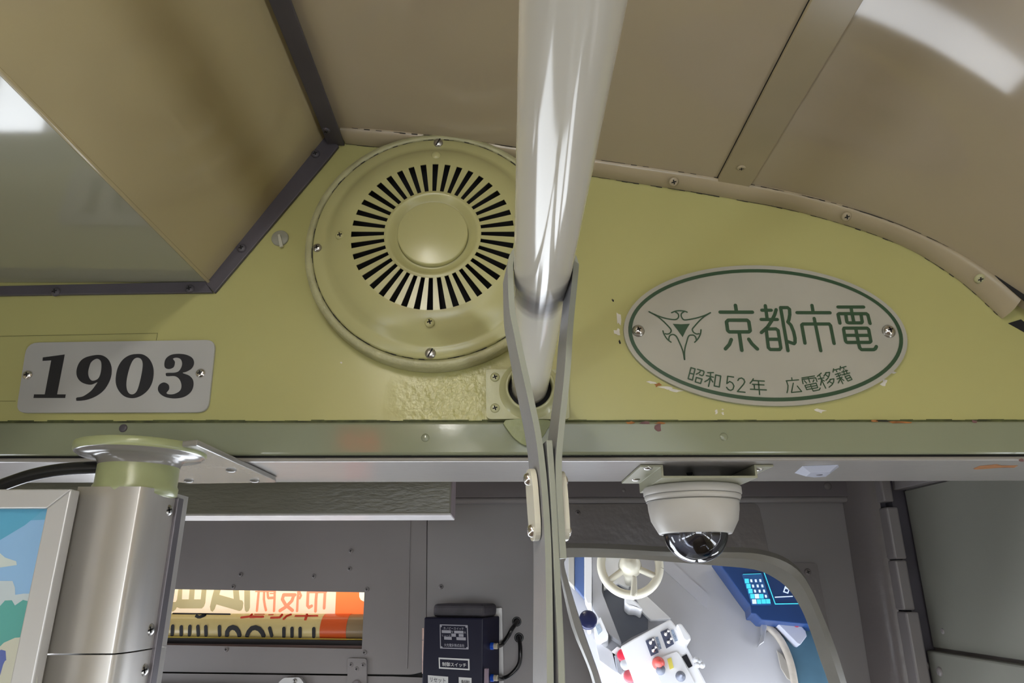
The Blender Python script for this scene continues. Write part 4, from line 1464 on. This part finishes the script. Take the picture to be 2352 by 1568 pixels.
mb.build('mounting_plate', mat('mount_steel', (.30, .29, .28), .35, metal=.6, var=.08), sw, bevel=.002)
zs9 = loc_px(960, 1380, 8.339)
TB = lambda x, y: PB(x, y, .0008)
mb = MB()
strokes_mesh(mb, [(zs9([(425, 455), (945, 470), (962, 915), (432, 898), (425, 455)]), 2.0)], TB, ED)
for p in [(437, 480), (925, 490), (450, 885), (940, 900)]:
    strokes_mesh(mb, [(zs9([p, (p[0] + 4, p[1])]), 4.2)], TB, ED)
fill_px(mb, [zs9([(455, 555), (632, 560), (634, 615), (457, 610)])], TB)
fill_px(mb, [zs9([(692, 565), (870, 572), (872, 622), (694, 617)])], TB)
fill_px(mb, [zs9([(638, 620), (725, 624), (727, 684), (640, 680)])], TB)
fill_px(mb, [zs9([(780, 628), (870, 632), (872, 686), (782, 682)])], TB)
fill_px(mb, [zs9([(500, 678), (645, 684), (648, 742), (503, 736)])], TB)
fill_px(mb, [zs9([(735, 688), (915, 696), (918, 752), (738, 745)])], TB)
def tbox(x0, y0, x1, y1, x2, y2):
    a, b_, c_ = zs9([(x0, y0), (x1, y1), (x2, y2)])
    return (a, b_, c_)
text_mesh(mb, 'カノピースイッチ', TB, tbox(488, 492, 875, 505, 490, 545), bold=.01)
text_mesh(mb, '大光電気株式会社', TB, tbox(498, 808, 888, 822, 500, 872), bold=.01)
text_mesh(mb, 'V', TB, tbox(642, 565, 672, 566, 643, 612), bold=.02)
text_mesh(mb, 'A', TB, tbox(882, 575, 918, 576, 883, 622), bold=.01)
text_mesh(mb, 'ヒューズ', TB, tbox(462, 632, 622, 640, 463, 675))
mb.build('rating_plate', GREYL, sw)
mb = MB()
fill_px(mb, [zs9([(395, 1080), (985, 1108), (990, 1325), (402, 1292)]), zs9([(418, 1110), (958, 1138), (962, 1296), (424, 1264)])], TB)
text_mesh(mb, '制御スイッチ', TB, tbox(462, 1135, 922, 1158, 466, 1245), bold=.012)
mb.build('label', WHITEL, sw)
for q, body, tb in (([(190, 1418), (578, 1448), (578, 1610), (192, 1580)], 'リセット', (232, 1458, 530, 1482, 232, 1545)), ([(780, 1455), (1026, 1470), (1028, 1640), (782, 1630)], '制御', (828, 1490, 985, 1503, 830, 1600))):
    mb = MB()
    fill_px(mb, [zs9(q)], TB, 0)
    text_mesh(mb, body, lambda x, y: PB(x, y, .0012), tbox(*tb), 1, bold=.008)
    mb.build('label', [WHITEL, INK], sw)
for y0_, y1_ in ((520, 740), (755, 1165), (1175, 1390)):
    a, b_ = PB(*zs9([(90, y0_)])[0]), PB(*zs9([(92, y1_)])[0])
    mb = MB()
    mb.tube([a + ED * .004, b_ + ED * .004], .0032, 10)
    mb.build('hinge_knuckle', COPP, sw)
cl = f1 + V((0, 0, -.094)) + EX * .002
mb = MB()
mb.prism([cl + ED * .002, cl + ED * .012 , cl + ED * .012 + V((0, 0, -.03)), cl + ED * .002 + V((0, 0, -.03))], EX * .007)
mb.build('catch', mat('mauve_catch', (.22, .16, .20), .4, var=.1), sw, bevel=.0015)
for k, (hx, hy, mids, ty) in enumerate([(1187, 1427, [(1176, 1444), (1166, 1462), (1152, 1480)], 1483), (1192, 1464, [(1195, 1490), (1192, 1525), (1172, 1550), (1152, 1558)], 1556)]):
    tpos = f1 + ED * .035 + V((0, 0, 0))
    tpos = PN(1128, ty, f1, EX)
    cw = thing('switch_cable', ['upper black cable looping from the panel hole to the switch box', 'lower black cable looping from the panel hole to the switch box'][k], 'cable', tpos, 'cables of the switch box')
    hp = PY(hx, hy, FY - .001)
    pth = [tpos + EX * .012] + [PY(x, y, FY - .05) for x, y in mids[::-1]] + [hp + V((0, -.02, 0)), hp]
    pth = [V(p) for p in smooth_pts([tuple(p) for p in pth], k=6)]
    MB().tube(pth, .0046, 12).build('sheath', RUBBER, cw)
    MB().tube([tpos - EX * .001, tpos + EX * .014], .0058, 10).build('ferrule', mat('ferrule_beige', (.5, .46, .36), .4, var=.1), cw)
    MB().tube([tpos - EX * .002 + V((0, -.001, .0)), tpos + EX * .006], .0072, 10).build('cap', BLUEC, cw)
    mb = MB()
    mb.lathe([(.0075, .0008), (.0095, .0012), (.0105, 0)], hp, (0, -1, 0), 24)
    mb.lathe([(0, .0006), (.009, .0006)], hp, (0, -1, 0), 24, 1)
    mb.build('grommet', [RUBBER, BLACK], cw)

# ================================================================== driver's mirror
NM = V((-.10, -.78, -.62)).normalized()
MP = PY(1600, 1420, 1.36)
def PM(px, py, off=0.0):
    return PN(px, py, MP + NM * off, NM)
def refl(px, py):
    p = PM(px, py)
    d = ray(px, py).normalized()
    return p, d - NM * 2 * d.dot(NM)
def MZ(px, py, z):
    p, d = refl(px, py)
    return p + d * ((z - p.z) / d.z)
mr = thing('drivers_mirror', 'large rounded cab mirror in a grey green frame reflecting the driving console', 'mirror', PM(1620, 1568))
INN = [(1312, 1277), (1428, 1279), (1533, 1287), (1644, 1296), (1732, 1305), (1777, 1324), (1809, 1349), (1833, 1384), (1854, 1429), (1882, 1509), (1903, 1568), (1925, 1640), (1925, 1690), (1890, 1720), (1440, 1720), (1420, 1690), (1379, 1560), (1368, 1527), (1337, 1439), (1305, 1335), (1296, 1297), (1299, 1283)]
OUT = [(1305, 1259), (1430, 1262), (1540, 1268), (1697, 1269), (1756, 1275), (1805, 1291), (1840, 1317), (1865, 1356), (1889, 1411), (1921, 1492), (1945, 1568), (1968, 1640), (1970, 1710), (1920, 1755), (1420, 1755), (1395, 1700), (1361, 1568), (1345, 1520), (1312, 1439), (1290, 1340), (1284, 1290), (1288, 1268)]
inn, out = sm2(INN, True, 3), sm2(OUT, True, 3)
mb = MB()
mb.prism([PM(*p) for p in inn], NM * -.002)
mb.build('glass', MIRR, mr)
mb = MB()
n = len(inn)
L0 = [PM(*p, .000) for p in inn]
Lc = [PM(*p) + NM * .003 for p in inn]
Lo = [PM(*p) - NM * .001 for p in out]
Lb = [PM(*p) - NM * .016 for p in out]
Lm = [(a * .35 + b_ * .65) + NM * .003 for a, b_ in zip(Lc, Lo)]
loops = [L0, Lc, Lm, Lo, Lb]
flat = [p for l in loops for p in l]
mb.add(flat, [(q * n + i, q * n + (i + 1) % n, (q + 1) * n + (i + 1) % n, (q + 1) * n + i) for q in range(1, 4) for i in range(n)], 0, False)
mb.add(L0 + Lc, [(i, (i + 1) % n, (i + 1) % n + n, i + n) for i in range(n)], 1)
mb.add(Lb, [list(range(n))])
mb.build('frame', [mat('mirror_frame_paint', (.20, .19, .165), .3, bump=.15, bscale=60, var=.1, vscale=12), RUBBER], mr)
mb = MB()
mb.tube([PM(1650, 1480) - NM * .012, PM(1650, 1480) - NM * .06 + V((0, .1, .05)), V((PM(1650, 1480).x, FY - .001, PM(1650, 1480).z + .05))], .012, 12)
mb.build('arm', CABM, mr)

# ---- the driving desk that the mirror shows, standing below the frame of the picture
GREYD = mat('desk_grey', (.52, .52, .54), .3, var=.06, vscale=3)
WHC = mat('console_white', (.92, .92, .93), .35, var=.03)
SLATE = mat('desk_slate', (.17, .185, .23), .4, var=.1)
zc6 = loc_px(1290, 1260, 5.09)
zc7 = loc_px(1600, 1260, 5.09)
ZT = .78
def on_mirror(pts, z, f=zc6):
    return [MZ(x, y, z) for x, y in f(pts)]
def slab(name, pts, ztop, zbot, m, parent=None, f=zc6, bevel=.002):
    mb = MB()
    P = on_mirror(pts, ztop, f)
    mb.prism(P, (0, 0, zbot - ztop))
    return mb.build(name, m, parent, bevel=bevel)
big = [(-300, -300), (2900, -300), (2900, 2300), (-300, 2300)]
P = on_mirror(big, ZT)
desk = thing('driving_desk', 'grey sheet metal driving desk seen in the mirror', 'desk', (sum((p.x for p in P)) / 4, sum((p.y for p in P)) / 4, 0))
slab('desk_top', big, ZT - .004, ZT - .03, GREYD, desk, bevel=0)
cx_, cy_ = desk.location.x, desk.location.y
MB().box((cx_ - .2, cy_ - .15, .0), (cx_ + .2, cy_ + .15, ZT - .03)).build('pedestal', GREYD, desk)
slab('dark_recess', [(490, 480), (660, 410), (760, 520), (960, 740), (1010, 810), (1010, 940), (820, 1030), (700, 1110), (560, 930), (480, 700)], ZT - .001, ZT - .004, SLATE, desk, bevel=0)
slab('light_band', [(1090, 0), (1300, 150), (1700, 520), (1700, 700), (1200, 250), (1000, 60)], ZT - .001, ZT - .004, mat('band_pale', (.52, .52, .55), .3, var=.04), desk, bevel=0)
dr = thing('wire_trunking', 'white slanted wire trunking running towards the console in the mirror', 'trunking', MZ(*zc6([(1050, 680)])[0], ZT))
slab('trunk', [(830, 500), (960, 515), (1280, 815), (1040, 830), (940, 730)], ZT + .03, ZT + .003, WHC, dr)
# window pillar seen at the mirror's left
wp = thing('window_post', 'white and blue striped window post at the mirror left edge', 'post', MZ(*zc6([(250, 300)])[0], 0))
slab('upright', [(265, -200), (350, -200), (350, 640), (300, 640), (265, 560)], ZT + .10, ZT, WHC, wp)
slab('blue_glass', [(150, -200), (262, -200), (262, 570), (150, 440)], ZT + .04, ZT, mat('blue_glass_strip', (.10, .16, .34), .2, var=.1), wp)
slab('jamb', [(80, -200), (146, -200), (146, 440), (80, 380)], ZT + .05, ZT, mat('jamb_beige', (.45, .43, .38), .4, var=.05), wp)
slab('pillar_face', [(352, -200), (470, -200), (470, 500), (700, 1100), (560, 1000), (360, 700)], ZT + .06, ZT, GREYD, wp)
# console
cs = thing('driver_console', 'white driver console with switches reflected in the mirror', 'console', MZ(*zc6([(1150, 1300)])[0], ZT))
ZK = ZT + .12
slab('body', [(690, 1140), (850, 1045), (1270, 820), (1330, 890), (1760, 1700), (900, 1700)], ZK, ZT, WHC, cs, bevel=.004)
for q, lab in (([(980, 1075), (1075, 1030), (1135, 1210), (1045, 1255)], [(1095, 1035), (1125, 1025), (1170, 1165), (1135, 1180)]), ([(1155, 970), (1245, 930), (1315, 1110), (1225, 1165)], [(1275, 950), (1305, 940), (1360, 1070), (1325, 1085)])):
    spl = slab('switch_plate', q, ZK + .003, ZK, mat('switch_slate', (.10, .11, .17), .35, var=.1), cs, bevel=.0005)
    cxq, cyq = sum(p[0] for p in q) / 4, sum(p[1] for p in q) / 4
    for dy in (-45, 45):
        pp = MZ(*zc6([(cxq + dy * .35, cyq + dy)])[0], ZK + .003)
        mb = MB()
        mb.lathe([(.006, 0), (.006, .003), (.003, .005), (.0025, .022), (.004, .026), (0, .028)], pp, (.2, -.2, 1), 14)
        mb.build('toggle', CHROME, spl)
    slab('switch_label', lab, ZK + .0012, ZK, mat('label_slate_text', (.30, .36, .46), .4, var=.5, vscale=300), cs, bevel=0)
ipn = slab('inset_panel', [(1060, 1310), (1180, 1260), (1340, 1200), (1380, 1230), (1560, 1568), (1180, 1620)], ZK + .004, ZK, mat('inset_white', (.8, .8, .8), .4, var=.02), cs, bevel=.0008)
slab('yellow_strip', [(1235, 1290), (1280, 1270), (1310, 1390), (1265, 1410)], ZK + .0055, ZK + .004, mat('yellow_tape', (.75, .66, .12), .5, var=.05), cs, bevel=0)
pp = MZ(*zc6([(1130, 1340)])[0], ZK + .004)
MB().lathe([(.016, 0), (.016, .006), (.013, .012), (.011, .03), (0, .032)], pp, (0, 0, 1), 24).build('red_knob', mat('red_knob', (.7, .10, .08), .35, var=.05), ipn)
pp = MZ(*zc6([(1155, 1420)])[0], ZK + .004)
MB().lathe([(.012, 0), (.011, .02), (0, .022)], pp, (0, 0, 1), 24).build('grey_knob', SLATE, ipn)
pp = MZ(*zc6([(1390, 1490)])[0], ZK + .004)
MB().lathe([(.013, 0), (.004, .006), (.003, .03), (0, .031)], pp, (0, 0, 1), 16).build('lever', SLATE, ipn)
slab('maker_plate', [(1405, 1260), (1460, 1230), (1530, 1370), (1485, 1395)], ZK + .002, ZK, INK, cs, bevel=0)
slab('side_handle', [(1340, 880), (1400, 870), (1500, 1010), (1515, 1060), (1470, 1095), (1420, 1060)], ZK + .03, ZT, WHC, cs, bevel=.004)
for i, (x, y) in enumerate([(1570, 1300), (1605, 1320), (1590, 1355), (1640, 1360)]):
    pp = MZ(*zc6([(x, y)])[0], ZK)
    MB().lathe([(.008, 0), (.0075, .006), (.004, .010), (0, .011)], pp, (0, 0, 1), 16).build('push_button', WHITEL, cs)
# button strip with red lamps
bs = cs
slab('button_strip', [(580, 1200), (650, 1140), (740, 1180), (890, 1700), (700, 1700)], ZK - .02, ZT, WHC, bs)
slab('strip_face', [(690, 1200), (750, 1185), (880, 1600), (800, 1640)], ZK - .018, ZK - .02, mat('strip_slate', (.22, .24, .32), .4, var=.1), bs, bevel=0)
for x, y, m in [(718, 1250, mat('red_button', (.75, .03, .06), .35, var=.03)), (755, 1350, GREYD), (795, 1490, mat('dull_red_button', (.55, .10, .12), .35, var=.05))]:
    pp = MZ(*zc6([(x, y)])[0], ZK - .018)
    MB().lathe([(.016, 0), (.016, .008), (.013, .011), (0, .012)], pp, (0, 0, 1), 20).build('button', m, bs)
# lever plate
lp = thing('lever_plate', 'grey slanted lever plate beside the button strip', 'lever', MZ(*zc6([(530, 1250)])[0], ZT))
slab('plate', [(380, 1045), (640, 1235), (700, 1450), (660, 1470), (440, 1310)], ZT + .10, ZT + .085, GREYD, lp)
slab('edge_bar', [(615, 1240), (660, 1250), (720, 1430), (690, 1480), (650, 1450)], ZT + .11, ZT + .07, mat('bar_pale', (.5, .52, .58), .3, metal=.4, var=.05), lp)
slab('foot', [(480, 1180), (600, 1250), (620, 1330), (520, 1290)], ZT + .085, ZT, GREYD, lp)
# gauge
gg = thing('round_gauge', 'dark blue round gauge on a stalk near the mirror edge', 'gauge', MZ(*zc6([(305, 900)])[0], ZT))
pp = MZ(*zc6([(305, 840)])[0], ZT + .16)
MB().lathe([(.024, 0), (.024, .012), (.021, .014), (0, .013)], pp, (.1, -.1, 1), 32).build('dial', mat('gauge_navy', (.02, .025, .08), .2, var=.1), gg)
MB().lathe([(.006, -.16), (.006, 0)], pp, (0, 0, 1), 12).build('stalk', WHC, gg)
hd_ = thing('memo_holder', 'white holder with a small label beside the round gauge', 'holder', MZ(*zc6([(460, 960)])[0], ZT))
slab('holder', [(370, 870), (455, 795), (545, 1000), (540, 1035), (450, 1095), (390, 1040)], ZT + .13, ZT, WHC, hd_)
slab('memo', [(395, 900), (440, 870), (475, 960), (430, 1005)], ZT + .1315, ZT + .13, mat('memo_blue', (.45, .53, .62), .5, var=.2, vscale=200), hd_, bevel=0)
# brake wheel
bwh = thing('hand_brake', 'cream brake hand wheel with a handle seen in the mirror', 'wheel', MZ(*zc6([(860, 200)])[0], ZT))
wc = MZ(*zc6([(800, 190)])[0], ZT + .20)
CRW = mat('wheel_cream', (.74, .70, .56), .3, var=.03)
wr = (MZ(*zc6([(1190, 190)])[0], ZT + .20) - wc).length
mb = MB()
ringp = [wc + V((math.cos(2 * math.pi * i / 48) * wr * .88, math.sin(2 * math.pi * i / 48) * wr * .88, 0)) for i in range(49)]
mb.tube(ringp, wr * .13, 14, cap=False)
mb.build('rim', CRW, bwh)
mb = MB()
mb.lathe([(0, .03), (wr * .16, .028), (wr * .3, .015), (wr * .36, -.01), (wr * .2, -.02), (wr * .12, -.2)], wc, (0, 0, 1), 32)
mb.build('hub', CRW, bwh)
for k in range(3):
    a = 2 * math.pi * k / 3 + 2.4
    MB().tube([wc, wc + V((math.cos(a), math.sin(a), 0)) * wr * .9], wr * .1, 10).build('spoke', CRW, bwh)
slab('handle', [(825, 300), (880, 320), (885, 520), (850, 570), (810, 560), (805, 500)], ZT + .26, ZT + .225, CRW, bwh, bevel=.004)
ck = thing('brake_cock', 'white cock fitting under the brake wheel', 'valve', MZ(*zc6([(800, 620)])[0], ZT))
slab('body', [(735, 500), (790, 520), (840, 590), (900, 640), (950, 700), (930, 730), (870, 690), (790, 690), (735, 640)], ZT + .10, ZT, WHC, ck, bevel=.006)
# white guard plate behind the wheel, widened to stand in for bright sky
gp = thing('guard_glare_plate', 'bright white rounded guard plate under the brake wheel, also standing in for bright sky in the mirror', 'plate', MZ(*zc6([(620, 250)])[0], ZT))
slab('plate', [(478, -200), (800, -200), (820, 300), (780, 470), (660, 405), (490, 475)], ZT + .02, ZT, mat('guard_glare_white', (.9, .9, .88), .4, var=.01), gp)
# card reader
rd = thing('card_reader', 'dark blue card reader with a lit keypad reflected in the mirror', 'card reader', MZ(*zc7([(900, 600)])[0], ZT))
NAVY = mat('reader_navy', (.02, .06, .20), .35, var=.08)
ZR = ZT + .09
slab('body', [(215, 100), (1400, 100), (1500, 900), (760, 830), (690, 760), (640, 755), (625, 660), (520, 520)], ZR, ZT, NAVY, rd, zc7)
CY = emat('key_cyan', (.05, .52, .62), .8)
KW = emat('key_white', (.55, .65, .78), .7)
kp = slab('keypad', [(530, 295), (760, 285), (875, 655), (645, 655)], ZR + .002, ZR, mat('keypad_blue', (.03, .11, .30), .3, var=.1, emit=.2), rd, zc7, bevel=0)
rows_ = [[(585, 375), (637, 372), (690, 372), (743, 370)], [(605, 435), (658, 434), (712, 433), (766, 432)], [(628, 493), (681, 493), (735, 493), (787, 492)], [(650, 553), (703, 553), (756, 553), (808, 553)], [(672, 615), (728, 615), (782, 613), (835, 612)]]
for ri, row in enumerate(rows_):
    for ci, (x, y) in enumerate(row):
        lit = ci == 0 or ri == 4 or (ri == 3 and ci < 3)
        w2, h2 = (24, 26) if lit else (11, 16)
        m = (KW if (ri, ci) in ((4, 0), (3, 1)) else CY) if lit else KW
        mb = MB()
        Pk = on_mirror([(x - w2, y - h2), (x + w2, y - h2), (x + w2 + 6, y + h2), (x - w2 + 6, y + h2)], ZR + .0035, zc7)
        mb.prism(Pk, (0, 0, -.0015))
        mb.build('key', m, kp)
mb = MB()
Pt = lambda x, y: MZ(x, y, ZR + .0025)
strokes_mesh(mb, [(zc7([(790, 280), (920, 645), (1210, 640)]), 2.2), (zc7([(545, 298), (752, 290)]), 1.2)], Pt, (0, 0, 1))
mb.build('cyan_line', CY, rd)
mb = MB()
fill_px(mb, [zc7([(1035, 430), (1095, 450), (1070, 525), (1010, 505)]), zc7([(1048, 448), (1080, 460), (1062, 508), (1027, 495)])], Pt)
strokes_mesh(mb, [(zc7([(1060, 455), (1064, 456)]), 8), (zc7([(920, 565), (1120, 555)]), 2.4)], Pt, (0, 0, 1))
mb.build('touch_mark', KW, rd)
tr_ = thing('card_tray', 'white card tray with a red dot beside the card reader', 'tray', MZ(*zc7([(1100, 960)])[0], ZT))
slab('tray', [(905, 835), (1185, 835), (1225, 900), (1275, 960), (1290, 1020), (1215, 1120), (1180, 1110)], ZT + .05, ZT, mat('tray_white', (.55, .57, .66), .4, var=.04), tr_, zc7)
pp = MZ(*zc7([(1167, 877)])[0], ZT + .05)
MB().lathe([(.009, 0), (.008, .004), (0, .005)], pp, (0, 0, 1), 20).build('red_dot', mat('dark_red', (.35, .02, .05), .4, var=.05), tr_)
fm = thing('floor_mat', 'teal blue mat beside the curved grey cover in the mirror', 'mat', MZ(*zc7([(1300, 1300)])[0], ZT))
slab('mat', [(760, 830), (1500, 850), (1700, 1700), (1200, 1700), (1120, 1300), (1040, 1080), (900, 900)], ZT + .006, ZT, mat('teal_mat', (.06, .14, .20), .5, var=.25, vscale=6), fm, zc7)
cv = thing('curved_cover', 'curved beige cover edge with a riveted plate in the mirror', 'cover', MZ(*zc7([(1000, 1200)])[0], ZT))
mb = MB()
mb.tube([V(p) for p in smooth_pts([tuple(p) for p in on_mirror([(740, 830), (860, 930), (970, 1050), (1050, 1200), (1110, 1380), (1150, 1600)], ZT + .012, zc7)], k=5)], .010, 10)
mb.build('edge', mat('beige_edge', (.48, .43, .36), .35, var=.15, vscale=30), cv)
slab('plate', [(935, 1180), (1000, 1230), (1110, 1400), (1130, 1560), (1060, 1520), (980, 1390)], ZT + .004, ZT, mat('beige_plate', (.46, .43, .38), .3, var=.1), cv, zc7)
slab('bright_bar', [(760, 840), (830, 880), (790, 1090), (720, 1140), (760, 1000)], ZT + .03, ZT, mat('bright_bar', (.6, .6, .62), .2, metal=.5, var=.05), cv, zc7)

# lumpy repainted paint on the wall beside the rail flange: relief in the wall's own paint
nt = YEL.node_tree
geo = nt.nodes.new('ShaderNodeNewGeometry')
dist = nt.nodes.new('ShaderNodeVectorMath')
dist.operation = 'DISTANCE'
nt.links.new(geo.outputs['Position'], dist.inputs[0])
dist.inputs[1].default_value = PY(1045, 930, WY)
fall = nt.nodes.new('ShaderNodeMapRange')
fall.inputs['From Min'].default_value = .025
fall.inputs['From Max'].default_value = .085
fall.inputs['To Min'].default_value = 1.0
fall.inputs['To Max'].default_value = 0.0
nt.links.new(dist.outputs['Value'], fall.inputs['Value'])
lum = nt.nodes.new('ShaderNodeTexNoise')
lum.inputs['Scale'].default_value = 95
lum.inputs['Detail'].default_value = 3
nt.links.new(geo.outputs['Position'], lum.inputs['Vector'])
mul = nt.nodes.new('ShaderNodeMath')
mul.operation = 'MULTIPLY'
nt.links.new(fall.outputs[0], mul.inputs[0])
nt.links.new(lum.outputs['Fac'], mul.inputs[1])
bp2 = nt.nodes.new('ShaderNodeBump')
bp2.inputs['Strength'].default_value = .8
bp2.inputs['Distance'].default_value = .003
nt.links.new(mul.outputs[0], bp2.inputs['Height'])
pb = nt.nodes['Principled BSDF']
nt.links.new(pb.inputs['Normal'].links[0].from_socket, bp2.inputs['Normal'])
nt.links.new(bp2.outputs[0], pb.inputs['Normal'])
# red dot-matrix display under the duct, facing the bulkhead
ld = thing('led_display', 'small red dot matrix display under the duct behind the viewer', 'display', (-.375, -.12, 1.91))
MB().box((-.425, -.16, 1.905), (-.315, -.121, 1.958)).build('case', BOXT, ld, bevel=.003)
mb = MB()
for i in range(16):
    for j in range(7):
        if random.random() < .5:
            x, z = -.418 + i * .0064, 1.911 + j * .0062
            mb.box((x, -.1208, z), (x + .0044, -.1196, z + .0044))
tag(mb.build('dots', mat('led_red', (1, .05, .03), .4, var=0, emit=9), ld), kind='stuff')

# ================================================================== saloon lamps behind the camera
for i, yy in enumerate((-.33, -2.3)):
    lm = thing('ceiling_lamp', ['saloon ceiling lamp tube nearest the bulkhead', 'saloon ceiling lamp tube further from the bulkhead'][i], 'lamp', (-.20, yy, prof_z(-.2)), 'saloon ceiling lamps')
    MB().box((-.25, yy - .47, prof_z(-.2) - .026), (-.15, yy + .47, prof_z(-.2) - .004)).build('lamp_body', LAMPB, lm, bevel=.006)
    MB().tube([V((-.20, yy - .45, prof_z(-.2) - .044)), V((-.20, yy + .45, prof_z(-.2) - .044))], .017, 16).build('lamp_tube', LAMPM, lm)
